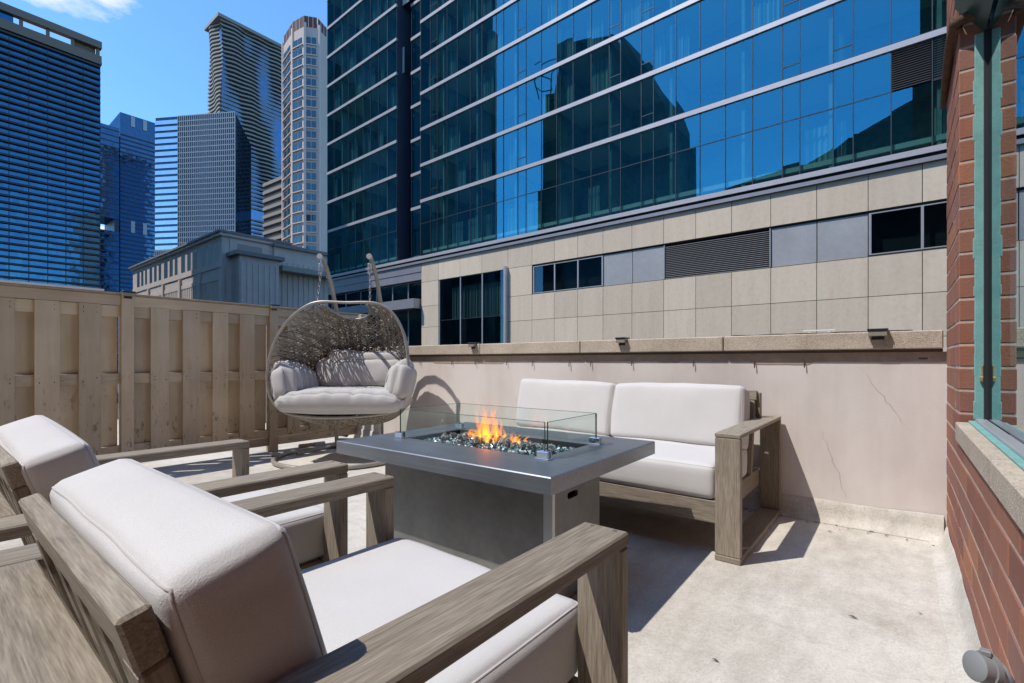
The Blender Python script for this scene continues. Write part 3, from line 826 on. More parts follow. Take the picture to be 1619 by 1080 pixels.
# base panels with corner posts
bx0, bx1, by0, by1 = -.51, .54, -.30, .13
boxpart("front_panel", M['gunmetal_base'], ft, bx0 + .001, bx1 - .047, by0 + .004, by0 + .02, .012, .5275)
boxpart("rear_panel", M['gunmetal_base'], ft, bx0, bx1 - .02, by1 - .02, by1, .012, .5275)
boxpart("side_panel", M['gunmetal_base'], ft, bx0, bx0 + .02, by0 + .0205, by1 - .0205, .012, .5275)
boxpart("corner_post", M['alu'], ft, bx1 - .046, bx1 - .001, by0 + .002, by0 + .022, .010, .5275, c=.002)
# side panel with a stadium-shaped hand hole
pm = MB(); hy, hz, hw, hr = -.134, .437, .030, .0145
N = 10; arc = []
for i in range(N + 1):
    a = -math.pi / 2 + math.pi * i / N; arc.append((hy + hw + hr * math.cos(a), hz + hr * math.sin(a)))
for i in range(1, 24): arc.append((hy + hw - 2 * hw * i / 24, hz + hr))
for i in range(N + 1):
    a = math.pi / 2 + math.pi * i / N; arc.append((hy - hw + hr * math.cos(a), hz + hr * math.sin(a)))
for i in range(1, 24): arc.append((hy - hw + 2 * hw * i / 24, hz - hr))
ya, yb, za, zc_ = by0 + .0225, by1 - .0205, .012, .5275
outer = []
for (y, z) in arc:   # radial projection on the rectangle
    dy, dz = y - hy, z - hz
    s = min([(yb - hy) / dy if dy > 1e-6 else 1e9, (ya - hy) / dy if dy < -1e-6 else 1e9, (zc_ - hz) / dz if dz > 1e-6 else 1e9, (za - hz) / dz if dz < -1e-6 else 1e9])
    outer.append((hy + dy * s, hz + dz * s))
K = len(arc); xo, xi = bx1 - .004, bx1 - .02
vs_ = [(xo, y, z) for y, z in arc] + [(xo, y, z) for y, z in outer] + [(xi, y, z) for y, z in arc]
fs = [(i, (i + 1) % K, K + (i + 1) % K, K + i) for i in range(K)] + [(i, 2 * K + i, 2 * K + (i + 1) % K, (i + 1) % K) for i in range(K)]
corners = [(yb, za), (yb, zc_), (ya, zc_), (ya, za)]
for cy2, cz2 in corners:
    on = lambda q: (abs(q[0] - cy2) < 1e-6, abs(q[1] - cz2) < 1e-6)
    bi = [i for i in range(K) if (on(outer[i])[0] and on(outer[(i + 1) % K])[1]) or (on(outer[i])[1] and on(outer[(i + 1) % K])[0])]
    if not bi: continue
    bi = bi[0]
    vs_.append((xo, cy2, cz2)); fs.append((K + bi, K + (bi + 1) % K, len(vs_) - 1))
pm.add(vs_, fs); pm.build("access_panel", M['gunmetal_base'], ft)
boxpart("plinth", M['dark'], ft, bx0 + .03, bx1 - .03, by0 + .03, by1 - .03, 0, .012)
# burner pan
pan = MB()
pan.box(ix0 - .004, ix1 + .004, iy0 - .004, iy1 + .004, .515, .5275)
for a in ((ix0 - .004, ix0, iy0, iy1), (ix1, ix1 + .004, iy0, iy1), (ix0, ix1, iy0 - .004, iy0), (ix0, ix1, iy1, iy1 + .004)):
    pan.box(a[0], a[1], a[2], a[3], .528, .5895)
pan.build("burner_pan", M['pan'], ft)
# crushed glass, chips and charred rocks heaped along the burner
ico = [(0, 0, 1), (.894, 0, .447), (.276, .851, .447), (-.724, .526, .447), (-.724, -.526, .447), (.276, -.851, .447),
       (.724, .526, -.447), (-.276, .851, -.447), (-.894, 0, -.447), (-.276, -.851, -.447), (.724, -.526, -.447), (0, 0, -1)]
icf = [(0, 1, 2), (0, 2, 3), (0, 3, 4), (0, 4, 5), (0, 5, 1), (1, 6, 2), (2, 7, 3), (3, 8, 4), (4, 9, 5), (5, 10, 1), (6, 7, 2), (7, 8, 3), (8, 9, 4), (9, 10, 5), (10, 6, 1), (11, 7, 6), (11, 8, 7), (11, 9, 8), (11, 10, 9), (11, 6, 10)]
rg = random.Random(11)
def lump(mb, p, r, jit=.35, fl=1.0):
    rot = Matrix.Rotation(rg.uniform(0, 6.28), 3, 'Z') @ Matrix.Rotation(rg.uniform(0, 6.28), 3, 'X')
    sx, sy, sz = (r * rg.uniform(.7, 1.3) for _ in range(3))
    vs_ = []
    for v in ico:
        q = Vector(v) * (1 + rg.uniform(-jit, jit)); q = Vector((q.x * sx, q.y * sy, q.z * sz)); q = rot @ q
        vs_.append((p[0] + q.x, p[1] + q.y, p[2] + q.z * fl))
    mb.add(vs_, icf)
def heap(x, y): return .030 * math.exp(-((x + .03) / .30) ** 2) * math.exp(-(y / .10) ** 2)
chips = MB()
for i in range(3200):
    x, y = rg.uniform(ix0 + .02, ix1 - .02), rg.uniform(iy0 + .012, iy1 - .012)
    if x > .25 and rg.random() < .55: continue
    lump(chips, (x, y, .556 + heap(x, y) + rg.uniform(0, .012)), rg.uniform(.005, .0105), .3)
stuff(chips.build("fire_glass", M['fireglass'], ft))
rocks_spec = []
for i in range(60):
    x, y = rg.gauss(-.03, .17), rg.gauss(-.01, .055)
    if abs(x) > .36 or abs(y) > .15: continue
    mbk = MB(); rr_ = rg.uniform(.012, .030); lump(mbk, (x, y, .568 + heap(x, y) + rr_ * .3), rr_, .25)
    mbk.build("charred_rock", M['rock'], ft)
# wind guard glass with chrome clips
gx0, gx1, gy0, gy1, gz0, gz1 = -.475, .470, -.235, .222, .600, .745
def pane(x0, x1, y0, y1):
    p = boxpart("guard_pane", M['guard_glass'], ft, x0, x1, y0, y1, gz0, gz1)
    e = MB(); d_ = .0015
    e.box(x0, x1, y0, y1, gz1 + .0002, gz1 + d_ + .0002)
    if x1 - x0 > y1 - y0:
        e.box(x0 - d_, x0 - .0002, y0, y1, gz0, gz1); e.box(x1 + .0002, x1 + d_, y0, y1, gz0, gz1)
    else:
        e.box(x0, x1, y0 - d_, y0 - .0002, gz0, gz1); e.box(x0, x1, y1 + .0002, y1 + d_, gz0, gz1)
    e.build("polished_edge", M['glass_edge'], p)
pane(gx0 + .012, gx1 - .012, gy0, gy0 + .006); pane(gx0 + .012, gx1 - .012, gy1 - .006, gy1)
pane(gx0, gx0 + .006, gy0 + .012, gy1 - .012); pane(gx1 - .006, gx1, gy0 + .012, gy1 - .012)
for sx in (-1, 1):
    for sy in (-1, 1):
        x, y = (gx1 if sx > 0 else gx0), (gy1 if sy > 0 else gy0)
        cl = MB()
        cl.box(x - .016 - (.028 if sx > 0 else 0), x + .016 + (.028 if sx < 0 else 0), y - .014, y - .0035 if sy > 0 else y - .0005, zt + .0005, zt + .034, c=.003)
        cl.box(x - .016 - (.028 if sx > 0 else 0), x + .016 + (.028 if sx < 0 else 0), y + .0075 if sy < 0 else y + .0015, y + .016, zt + .0005, zt + .034, c=.003)
        cl.box(x - .020 - (.028 if sx > 0 else 0), x + .020 + (.028 if sx < 0 else 0), y - .018, y + .020, zt + .0002, zt + .006, c=.002)
        cl.build("guard_clip", M['chrome'], ft)
# flames: glowing gas in tapering tongues
t = NT("flame_gas"); t.t.nodes.remove(t.b)
gen = t.n("TexCoord").outputs['Object']; z_ = t.n("SeparateXYZ", Vector=gen).outputs[2]
hgt = t.n("MapRange", Value=z_, **{"From__Min": .585, "From__Max": .775}).outputs[0]
colr = t.ramp(hgt, [(0, (1.0, .46, .08)), (.28, (1.0, .30, .025)), (.7, (1.0, .17, .010)), (1, (.9, .12, .008))])
nzv = t.noise(t.mapv(gen, (1, 1, .45)), 55, 3, .6, 1.2)
den = t.ramp(nzv, [(.36, (.02, .02, .02)), (.60, (1, 1, 1))])
fall = t.ramp(hgt, [(0, (1, 1, 1)), (.35, (.55, .55, .55)), (1, (.16, .16, .16))])
stn_ = t.math('MULTIPLY', t.math('MULTIPLY', den, fall), 72.0)
em = t.n("Emission", Color=colr, Strength=stn_)
ab = t.n("VolumeAbsorption", Color=(1, .42, .10, 1), Density=t.math('MULTIPLY', t.math('MULTIPLY', den, fall), 45.0))
ad = t.n("AddShader"); t.l(em.outputs[0], ad.inputs[0]); t.l(ab.outputs[0], ad.inputs[1]); t.l(ad.outputs[0], t.out.inputs['Volume'])
t.m.cycles.volume_step_rate = 1.0 if hasattr(t.m.cycles, 'volume_step_rate') else 1.0
M['flame'] = t.m
rf = random.Random(5)
def tongue(mb, x, y, z, h, r, lean=(0, 0)):
    n = 9; ph = rf.uniform(0, 6.28); pts, rr_ = [], []
    for i in range(n + 1):
        s = i / n
        pts.append((x + lean[0] * s + .014 * math.sin(ph + s * 7) * s, y + lean[1] * s + .010 * math.cos(ph * 1.3 + s * 5) * s, z + h * s))
        rr_.append(max(.0012, r * (1 - s) ** .75 * (.55 + 1.3 * s * (1.3 - s)) ))
    mb.tube(pts, rr_, 8)
tongues0 = [(-.02, 0, .165, .020), (.015, .01, .175, .018), (-.05, -.01, .12, .018), (.04, -.01, .10, .017), (-.085, .01, .09, .015), (.0, -.03, .11, .020),
           (-.10, -.03, .05, .018), (-.13, .0, .045, .016), (-.055, -.045, .055, .020), (.05, -.04, .06, .018), (.075, -.02, .05, .016), (.02, -.06, .05, .016),
           (.155, -.02, .075, .014), (.175, -.04, .05, .016), (.195, -.02, .04, .013), (-.03, .04, .13, .016), (.03, .04, .13, .015), (-.16, -.02, .03, .012)]
tongues = [(x, y, h * .9, r * .62) for (x, y, h, r) in tongues0]
for i in range(26):
    x = rf.choice((rf.gauss(-.01, .05), rf.gauss(-.01, .05), rf.gauss(-.08, .04), rf.gauss(.17, .02))); y = rf.gauss(-.01, .028)
    hh = (.16 * math.exp(-((x - .0) / .055) ** 2) + .05) * rf.uniform(.6, 1.15); tongues.append((x, y, hh, rf.uniform(.006, .013)))
for (x, y, h, r) in tongues:
    fl_ = MB()
    tongue(fl_, x - .02, y, .572 + heap(x, y) * .8, h * rf.uniform(.95, 1.15) * 1.15, r * 1.45, (rf.uniform(-.02, .02), rf.uniform(-.015, .015)))
    fl_.build("flame", M['flame'], ft, smooth=80)

# ------------------------------------------------------------------ hanging egg chair
sw = thing("hanging_egg_chair", "two-seat woven wicker hanging egg chair with grey cushions on round stand", "swing chair", (-4.513, 2.807, 0), YAW)
X0 = .07
def px_rim(u, v, t=4.78): return ((u - 809.5) / 764.5 * t + 1.767, 1 + (571.5 - v) / 764.5 * t)
ctrl = [px_rim(*p) for p in ((500, 479), (548, 479), (595, 480), (622, 496), (639, 527), (646, 570), (646, 608), (638, 636), (618, 652), (578, 658), (536, 660), (494, 659), (455, 653), (433, 635), (424.5, 603), (429, 562), (444, 526), (467, 498))]
def catmull(P, per=8):
    out = []; n = len(P)
    for i in range(n):
        p0, p1, p2, p3 = (Vector(P[(i + k) % n]) for k in (-1, 0, 1, 2))
        for j in range(per):
            s = j / per
            out.append(.5 * ((2 * p1) + (p2 - p0) * s + (2 * p0 - 5 * p1 + 4 * p2 - p3) * s * s + (-p0 + 3 * p1 - 3 * p2 + p3) * s ** 3))
    return out
rim = catmull(ctrl)
CXr, CZr = sum(p[0] for p in rim) / len(rim), 1.0
NA = 720; rtab = [0.0] * NA
for i in range(len(rim)):
    p, q = rim[i], rim[(i + 1) % len(rim)]
    for s in range(24):
        x, z = p[0] + (q[0] - p[0]) * s / 24 - CXr, p[1] + (q[1] - p[1]) * s / 24 - CZr
        rtab[int((math.atan2(z, x) % (2 * math.pi)) / (2 * math.pi) * NA) % NA] = math.hypot(x, z)
for i in range(NA):
    if rtab[i] == 0: rtab[i] = rtab[i - 1]
YR, DEP = -.26, .66
def rho(x, z):
    a = math.atan2(z - CZr, x - CXr) % (2 * math.pi)
    return math.hypot(x - CXr, z - CZr) / rtab[int(a / (2 * math.pi) * NA) % NA]
def shell(x, z, off=0.0):
    r = min(1.0, rho(x, z))
    y = YR + (DEP + off) * (1 - r ** 2.6) ** .55
    dz = -.085 * max(0, (1 - r ** 2)) ** .5 * max(0, min(1, (1.0 - z) / .4))
    return (x, y, z + dz)
def rim_y(x, z): return YR + .02
MB().tube([(p[0], YR, p[1]) for p in rim], .014, 8, closed=True).build("rim_tube", M['swing_metal'], sw, smooth=60)
# handle opening under the top bar
hc = px_rim(541, 480)
def in_hole(x, z): return z > hc[1] - .118 * max(0, 1 - ((x - hc[0]) / .215) ** 2) ** .5 and abs(x - hc[0]) < .215
hp = []
for i in range(21):
    a = math.pi + math.pi * i / 20
    x, z = hc[0] + .215 * math.cos(a), hc[1] + .118 * math.sin(a)
    p = shell(x, z); hp.append((p[0], p[1], p[2]))
MB().tube(hp, .009, 8).build("handle_edge", M['swing_metal'], sw, smooth=60)
# wicker: random interlaced strands over a lattice
rw = random.Random(21)
wk = MB()
def strand(pts, r):
    seg = []
    for (x, z, off) in pts:
        if rho(x, z) > 1.0 or in_hole(x, z):
            if len(seg) > 2: wk.tube(seg, r, 4, cap=False)
            seg = []
        else: seg.append(shell(x, z, off))
    if len(seg) > 2: wk.tube(seg, r, 4, cap=False)
xs0, xs1, zs0, zs1 = min(p[0] for p in rim), max(p[0] for p in rim), min(p[1] for p in rim), max(p[1] for p in rim)
for fam in range(3):                         # three-way cane lattice
    ang = R_(90 + 60 * fam)
    dx, dz = math.cos(ang), math.sin(ang); nx, nz_ = -dz, dx
    for k in range(-17, 18):
        for pair in (-.011, .011):
            off = k * .080 + pair
            pts = []
            for i in range(-34, 35):
                s = i * .03
                pts.append((CXr + nx * off + dx * s + .003 * math.sin(s * 40 + k), CZr + nz_ * off + dz * s + .003 * math.cos(s * 37 + k * 2), .010 * math.sin(s * 50.7 + fam * 2.1 + k * 3.14)))
            strand(pts, .0074)
for i in range(330):                         # denser weave over one half of the back
    x, z = rw.uniform(xs0, xs1), rw.uniform(zs0, zs1)
    if rho(x, z) > 1: continue
    if x > CXr + .03 and z > .9 and rho(x, z) < .88: continue
    a = rw.choice((0, 1.05, 2.09, 3.14, 4.19, 5.24)) + rw.gauss(0, .25); curl = rw.gauss(0, 1.0); pts = []
    for j in range(18):
        pts.append((x, z, rw.uniform(.004, .02))); x += .026 * math.cos(a); z += .026 * math.sin(a); a += curl * .05
    strand(pts, rw.uniform(.0052, .0072))
for i in range(300):                         # binding near the rim, where the bowl turns steep
    a = rw.uniform(0, 6.28); r0 = rw.uniform(.80, 1.0); da = rw.choice((-1, 1)) * rw.uniform(.008, .02); dr = rw.choice((-1, 1)) * rw.uniform(.008, .02); pts = []
    for j in range(14):
        rr_ = rtab[int((a % 6.2831) / 6.2832 * NA) % NA] * min(.999, r0)
        pts.append((CXr + rr_ * math.cos(a), CZr + rr_ * math.sin(a), rw.uniform(0, .012))); a += da; r0 += dr * .6
    strand(pts, rw.uniform(.0042, .0055))
# the basket under the seat
zr0 = px_rim(536, 660)[1]
def under(x, s):
    e = max(0, 1 - ((x - CXr) / .60) ** 2) ** .5
    return (x, YR + .005 + .62 * s * (.3 + .7 * e), zr0 + .10 * ((x - CXr) / .60) ** 4 - .115 * e * math.sin(math.pi * min(1, s * .85 + .02)) ** .7)
for sg in (-1, 1):
    for k in range(-24, 25):
        for pr in (-.006, .006):
            pts = []
            for i in range(25):
                s = i / 24; x = CXr + k * .05 + pr + sg * .26 * s
                if abs(x - CXr) < .585: pts.append(under(x, s))
            if len(pts) > 2: wk.tube(pts, .0052, 4, cap=False)
for k in range(13):
    pts = [under(CXr - .58 + 1.16 * i / 40, k / 12) for i in range(41)]
    wk.tube(pts, .0058, 4, cap=False)
wk.build("woven_shell", M['wicker'], sw, smooth=80)
# ribs of the shell frame
for xx in (CXr - .34, CXr, CXr + .34):
    pts = [shell(xx, z) for z in [zs0 + .02 + (zs1 - zs0 - .04) * i / 30 for i in range(31)] if rho(xx, z) < .995 and not in_hole(xx, z)]
    MB().tube([(p[0], p[1] + .012, p[2]) for p in pts], .008, 6).build("shell_rib", M['swing_metal'], sw, smooth=60)
# stand: ring, two bowed uprights, cross tube
ringp = [(.64 * math.cos(a), .62 * math.sin(a), .024) for a in [2 * math.pi * i / 64 for i in range(64)]]
MB().tube(ringp, .022, 10, closed=True).build("base_ring", M['swing_metal'], sw, smooth=60)
for s in (-1, 1):
    xt = X0 + .025 + s * .247; xb_ = X0 - .06 + s * .26
    pts = [(xt, -.17, 2.045), (xt, -.10, 2.03), (xt, 0, 1.96), (xt, .12, 1.82), (xt, .25, 1.60), (xt, .36, 1.35), ((xt * 2 + xb_) / 3, .44, 1.05), ((xt + 2 * xb_) / 3, .50, .70), (xb_, .535, .40), (xb_, .55, .05)]
    pts = [tuple(p) for p in pts]
    MB().tube(pts, [.020] * 3 + [.022] * 7, 10).build("upright", M['swing_metal'], sw, smooth=60)
    MB().tube([(xt, -.195, 2.05), (xt, -.165, 2.045)], .028, 12).build("end_cap", M['alu'], sw, smooth=40)
    MB().tube([(xt, -.16, 2.02), (xt, -.165, 1.985)], .006, 6).build("eye_bolt", M['chrome'], sw, smooth=60)
    sp = []
    for i in range(90):
        a = i * .55; sp.append((xt + .019 * math.cos(a), -.168 + .019 * math.sin(a), 1.985 - .11 * i / 89))
    MB().tube(sp, .0042, 5).build("spring", M['alu'], sw, smooth=60)
    z = 1.872; k = 0
    xbm = xt + (px_rim(503 if s < 0 else 586, 478)[0] - xt)
    while z > 1.60:
        f_ = (1.872 - z) / (1.872 - 1.595); xc = xt + (xbm - xt) * f_; yc = -.168 + (YR + .168) * f_
        L_ = .021; lk = []
        for i in range(12):
            a = 2 * math.pi * i / 12
            u_, v_ = .0095 * math.cos(a), L_ * math.sin(a)
            lk.append((xc + (u_ if k % 2 else 0), yc + (0 if k % 2 else u_), z + v_))
        MB().tube(lk, .0034, 5, closed=True).build("chain_link", M['chrome'], sw, smooth=60)
        z -= .0335; k += 1
MB().tube([(X0 - .32, .548, .10), (X0 + .20, .548, .10)], .018, 10).build("cross_tube", M['swing_metal'], sw, smooth=60)
MB().tube([(X0 - .06 - .26, .55, .05), (X0 - .40, .42, .028), (X0 - .58, .1, .026)], .018, 8).build("brace_tube", M['swing_metal'], sw, smooth=60)
MB().tube([(-.66, -.06, .05), (-.62, -.14, .05)], .034, 12).build("ring_coupler", M['collar_grey'], sw, smooth=40)
# cushions, tufted and puckered
def pucker(amp, nfold, front=True):
    def f(q, p):
        e = max(0, abs(p[1])) ** 3 * (1 if p[1] < 0 or not front else .2)
        fold = abs(math.sin(q.x * nfold * 3.14 + .6)) ** .5 + .4 * abs(math.sin(q.x * nfold * 5.3 + 2))
        if p[2] > -.2: q.z += amp * (fold - .9) * (.35 + e) * (1 - .5 * abs(p[0]))
        q.z -= .045 * (abs(p[0]) ** 4) * (1 if p[2] > 0 else -.3)
        return q
    return f
SC = M['swing_cushion']
zs = .505
cushion("seat_cushion", SC, sw, 1.23, .60, .20, (CXr + .0, -.06, zs + .10), r=.075, bulge=.035, wrinkle=.006, seed=40, n=(60, 26, 10), crown=pucker(.018, 5.2), seam=False)
cushion("back_cushion", SC, sw, 1.00, .34, .17, (CXr + .05, .20, .86), (math.pi / 2 - R_(14), 0, R_(-3)), r=.075, bulge=.05, wrinkle=.010, seed=41, n=(40, 20, 8), crown=pucker(.016, 6), seam=False)
cushion("lumbar_roll", SC, sw, .86, .17, .15, (CXr + .12, .255, 1.02), (math.pi / 2 - R_(18), R_(2), 0), r=.072, bulge=.03, wrinkle=.014, seed=42, n=(40, 14, 8), crown=pucker(.014, 7), seam=False)
def roll(amp):
    def f(q, p):
        q.z -= .10 * max(0, -p[0] if amp > 0 else p[0]) ** 2 * 0
        q.x += .012 * math.sin(q.y * 70)
        q.z += .010 * math.sin(q.y * 60 + p[0] * 2)
        return q
    return f
cushion("arm_cushion", SC, sw, .22, .50, .36, (CXr - .535, -.06, .765), (R_(-6), R_(-16), R_(-16)), r=.10, bulge=.05, wrinkle=.010, seed=43, n=(12, 34, 14), crown=roll(1), seam=False)
cushion("arm_cushion", SC, sw, .20, .50, .38, (CXr + .545, -.07, .785), (R_(-6), R_(14), R_(18)), r=.09, bulge=.05, wrinkle=.010, seed=44, n=(12, 34, 14), crown=roll(-1), seam=False)

# dry leaves and grit blown along the wall
lv = MB(); rl = random.Random(9)
for i in range(46):
    x = rl.uniform(-.9, XB - .02); y = YW - .075 - abs(rl.gauss(0, .05)) if i < 40 else rl.uniform(1.3, 3.5)
    a = rl.uniform(0, 6.28); s = rl.uniform(.003, .009) if i % 9 else rl.uniform(.008, .013)
    u_, v_ = Vector((math.cos(a), math.sin(a), 0)), Vector((-math.sin(a), math.cos(a), 0))
    p = Vector((x, y, .004)); 
    lv.add([p - u_ * s * 1.6, p - v_ * s * .5 + Vector((0, 0, s * .5)), p + u_ * s * 1.6 + Vector((0, 0, s * .3)), p + v_ * s * .5 + Vector((0, 0, s * .6)), p + Vector((0, 0, s * .15))], [(0, 1, 4), (1, 2, 4), (2, 3, 4), (3, 0, 4)])
o = stuff(tag(lv.build("leaf_litter", M['leaf']), "dry leaf crumbs and grit along the foot of the parapet", "litter"))

# ================================================================== the city
F_ = Vector((-math.sin(YAW), math.cos(YAW), 0)); Rr = Vector((math.cos(YAW), math.sin(YAW), 0))
def at(u, t):      # ground point on the bearing of picture column u, t metres along the view axis
    return F_ * t + Rr * ((u - 809.5) / 764.5 * t)
def zof(v, t): return 1 + (571.5 - v) / 764.5 * t

# ------------------------------------------------------------------ glass hotel
HZ = R_(-1.04)
hot = thing("glass_hotel", "teal glass hotel with pale floor bands above a limestone podium", "building", (-33.429, 28.700, 0), HZ)
MUL = [0.0, 1.31, 2.19, 3.45, 4.7, 6.21, 7.51, 8.99, 9.75, 11.16, 11.94, 13.34, 14.69, 16.04, 17.45, 18.79, 19.6, 20.99, 21.78, 23.15, 24.55, 25.93, 27.31, 28.73, 29.51, 30.92, 31.72, 33.14, 34.56, 36.0, 37.4]
LEFT = [-15.93, -14.55, -13.1, -11.75, -10.4, -9.05, -7.75, -6.4, -4.9, -3.5]
VENT = {1.31, 11.16, 18.79, 20.99, 28.73, 30.92}
FL = [(10.46, 13.28), (13.34, 15.16)] + [(15.49 + 3.205 * k, 15.49 + 3.205 * k + 2.92) for k in range(9)]
glass_u = unit_cube("glass_pane", M['hotel_glass'])
def hpart(me, name, x0, x1, y0, y1, z0, z1, rot=(0, 0, 0)):
    o = inst(me, name, hot, ((x0 + x1) / 2, (y0 + y1) / 2, (z0 + z1) / 2), (x1 - x0, y1 - y0, z1 - z0), rot); return o
def world_of(x, y, z): return PM[hot.name] @ Vector((x, y, z))
def seen(x, z):    # is this spot of the facade within (or just outside) the photographed frame?
    p = world_of(x, 0, z); t_ = p.dot(F_)
    return (571.5 - (z - 1) / t_ * 764.5) > -60
rh = random.Random(77)
mul_me = unit_cube("mullion", M['mullion']); trm = unit_cube("transom", M['mullion'])
band_me = unit_cube("floor_band", M['band']); lip_me = unit_cube("band_lip", M['mullion'])
def glaze(cols, yd, floors, vent=()):
    for a, b in zip(cols[:-1], cols[1:]):
        for fi, (z0, z1) in enumerate(floors):
            if not seen(b, z0): continue
            tilt = (R_(rh.uniform(-.22, .22)), 0, R_(rh.uniform(-.35, .35)))
            if abs(a - 33.14) < .01 and 13.3 < z0 < 14 : continue
            if a in vent and fi >= 2:      # operable light: tall leaf over a small fixed one
                zs_ = z0 + .62
                hpart(glass_u, "glass_pane", a + .025, b - .025, yd, yd + .03, z0, zs_ - .025, tilt)
                hpart(glass_u, "glass_pane", a + .025, b - .025, yd, yd + .03, zs_ + .025, z1, (R_(rh.uniform(-.3, .3)), 0, R_(rh.uniform(-.4, .4))))
                hpart(trm, "transom", a + .02, b - .02, yd - .02, yd + .05, zs_ - .025, zs_ + .025)
            else:
                hpart(glass_u, "glass_pane", a + .02, b - .02, yd, yd + .03, z0, z1, tilt)
glaze(MUL, 0, FL, VENT)
glaze(LEFT, 0, FL)
glaze([-2.5, -1.25, -.06], .95, FL)
for x in MUL[1:]: hpart(mul_me, "mullion", x - .02, x + .02, -.035, .06, 10.3, 44.5)
for x in LEFT: hpart(mul_me, "mullion", x - .02, x + .02, -.03, .06, 10.3, 44.5)
for x in (-2.5, -1.25): hpart(mul_me, "mullion", x - .02, x + .02, .93, 1.0, 10.3, 44.5)
boxpart("corner_return", M['mullion'], hot, -.03, .02, -.03, 1.05, 10.3, 44.5)
boxpart("dark_slot", M['dark'], hot, -3.45, -2.55, 2.2, 2.3, 9, 44.5)
boxpart("slot_cheek", M['slab_navy'], hot, -3.48, -3.42, .07, 2.2, 9, 44.5); boxpart("slot_cheek", M['slab_navy'], hot, -2.58, -2.53, 1.01, 2.2, 9, 44.5)
hpart(trm, "transom", 0.0, 33.14, -.02, .05, 13.285, 13.335); hpart(trm, "transom", 34.56, 37.4, -.02, .05, 13.285, 13.335)
hpart(trm, "transom", -15.93, -3.5, -.02, .05, 13.285, 13.335)
for k in range(9):
    z0 = 15.165 + 3.205 * k
    for (x0, x1, yd) in ((-.01, 37.4, 0), (-15.95, -3.48, 0), (-2.53, -.04, .95)):
        hpart(band_me, "floor_band", x0, x1, yd - .10, yd + .10, z0, z0 + .27)
        hpart(lip_me, "band_lip", x0, x1, yd - .06, yd + .10, z0 + .272, z0 + .322)
# rooms behind the glass: slabs, back wall, curtains, partition walls
for k in range(-1, 9):
    z0 = 15.165 + 3.205 * k - (1.3 if k == -1 else 0)
    boxpart("room_slab", M['ceiling_strip'], hot, -15.9, -3.5, .12, 4.0, z0 + .02, z0 + .26); boxpart("room_slab", M['ceiling_strip'], hot, .05, 37.4, .12, 4.0, z0 + .02, z0 + .26); boxpart("room_slab", M['ceiling_strip'], hot, -2.5, .04, 1.1, 3.1, z0 + .02, z0 + .26)
boxpart("room_wall", M['interior'], hot, -15.9, 37.4, 3.2, 3.3, 9, 44.5)
for i in range(13):
    x = -13.2 + i * 4.0
    boxpart("party_wall", M['interior'], hot, x - .08, x + .08, (2.4 if -4 < x < 0 else .16), 3.2, 10.4, 44.5)
for k in range(0, 10):
    zc0, zc1 = (10.5, 12.8) if k == 0 else (15.5 + 3.205 * (k - 1), 15.5 + 3.205 * (k - 1) + 2.45)
    x = -15.6
    while x < 36.5:
        wdt = rh.choice((.7, .9, 1.3, 1.8)); 
        if rh.random() < .45 and not (-3.7 < x < .3):
            mb = MB(); n = int(wdt / .07); vs_ = []
            for i in range(n + 1):
                yy = .55 + .05 * math.sin(i * 1.9 + x)
                vs_ += [(x + i * .07, yy, zc0), (x + i * .07, yy, zc1)]
            mb.add(vs_, [(2 * i, 2 * i + 2, 2 * i + 3, 2 * i + 1) for i in range(n)])
            if seen(x, zc0): mb.build("curtain", M['curtain'], hot)
        x += wdt + rh.uniform(.2, 2.0)
# base ledge and limestone podium
boxpart("base_ledge", M['band'], hot, -15.95, 37.4, -.16, .1, 10.14, 10.40)
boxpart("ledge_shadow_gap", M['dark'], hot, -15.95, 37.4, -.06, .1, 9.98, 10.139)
boxpart("ledge_trim", M['fascia'], hot, -15.95, 37.4, -.12, .1, 9.78, 9.979)
PY_ = .02       # podium face
SEAM = [.03, 2.3, 4.96, 7.44, 10.17, 12.47, 14.45, 16.37, 18.31, 20.35, 22.4, 24.3, 26.24, 28.18, 30.23, 32.29, 34.23, 36.3]
stone_u = unit_cube("stone_panel", M['stone'])
def sp(x0, x1, z0, z1, y=0.0): hpart(stone_u, "stone_panel", x0 + .014, x1 - .014, PY_ + y, PY_ + .12 + y, z0 + .014, z1 - .014)
boxpart("joint_backing", M['joint'], hot, 0, 37.4, PY_ + .035, PY_ + .5, -16, 9.78) if False else None
jb = MB()
def backing(x0, x1, z0, z1): jb.box(x0, x1, PY_ + .05, PY_ + .5, z0, z1)
for a, b in zip(SEAM[:-1], SEAM[1:]):
    sp(a, b, 8.05, 9.77)
    backing(a, b, 8.02, 9.77)
    rows = [(4.03, 5.9), (2.1, 4.03), (.2, 2.1), (-1.7, .2)]
    if a < 2.2: rows = [(5.9, 8.05)] + rows
    if 2.2 < a < 10: continue
    if 10 < a < 12.4: rows = [(5.9, 8.05)] + rows
    for z0, z1 in rows: sp(a, b, z0, z1)
    backing(a, b, -16, 5.93 if (a > 12.4) else 8.02)
jb.build("joint_backing", M['joint'], hot)
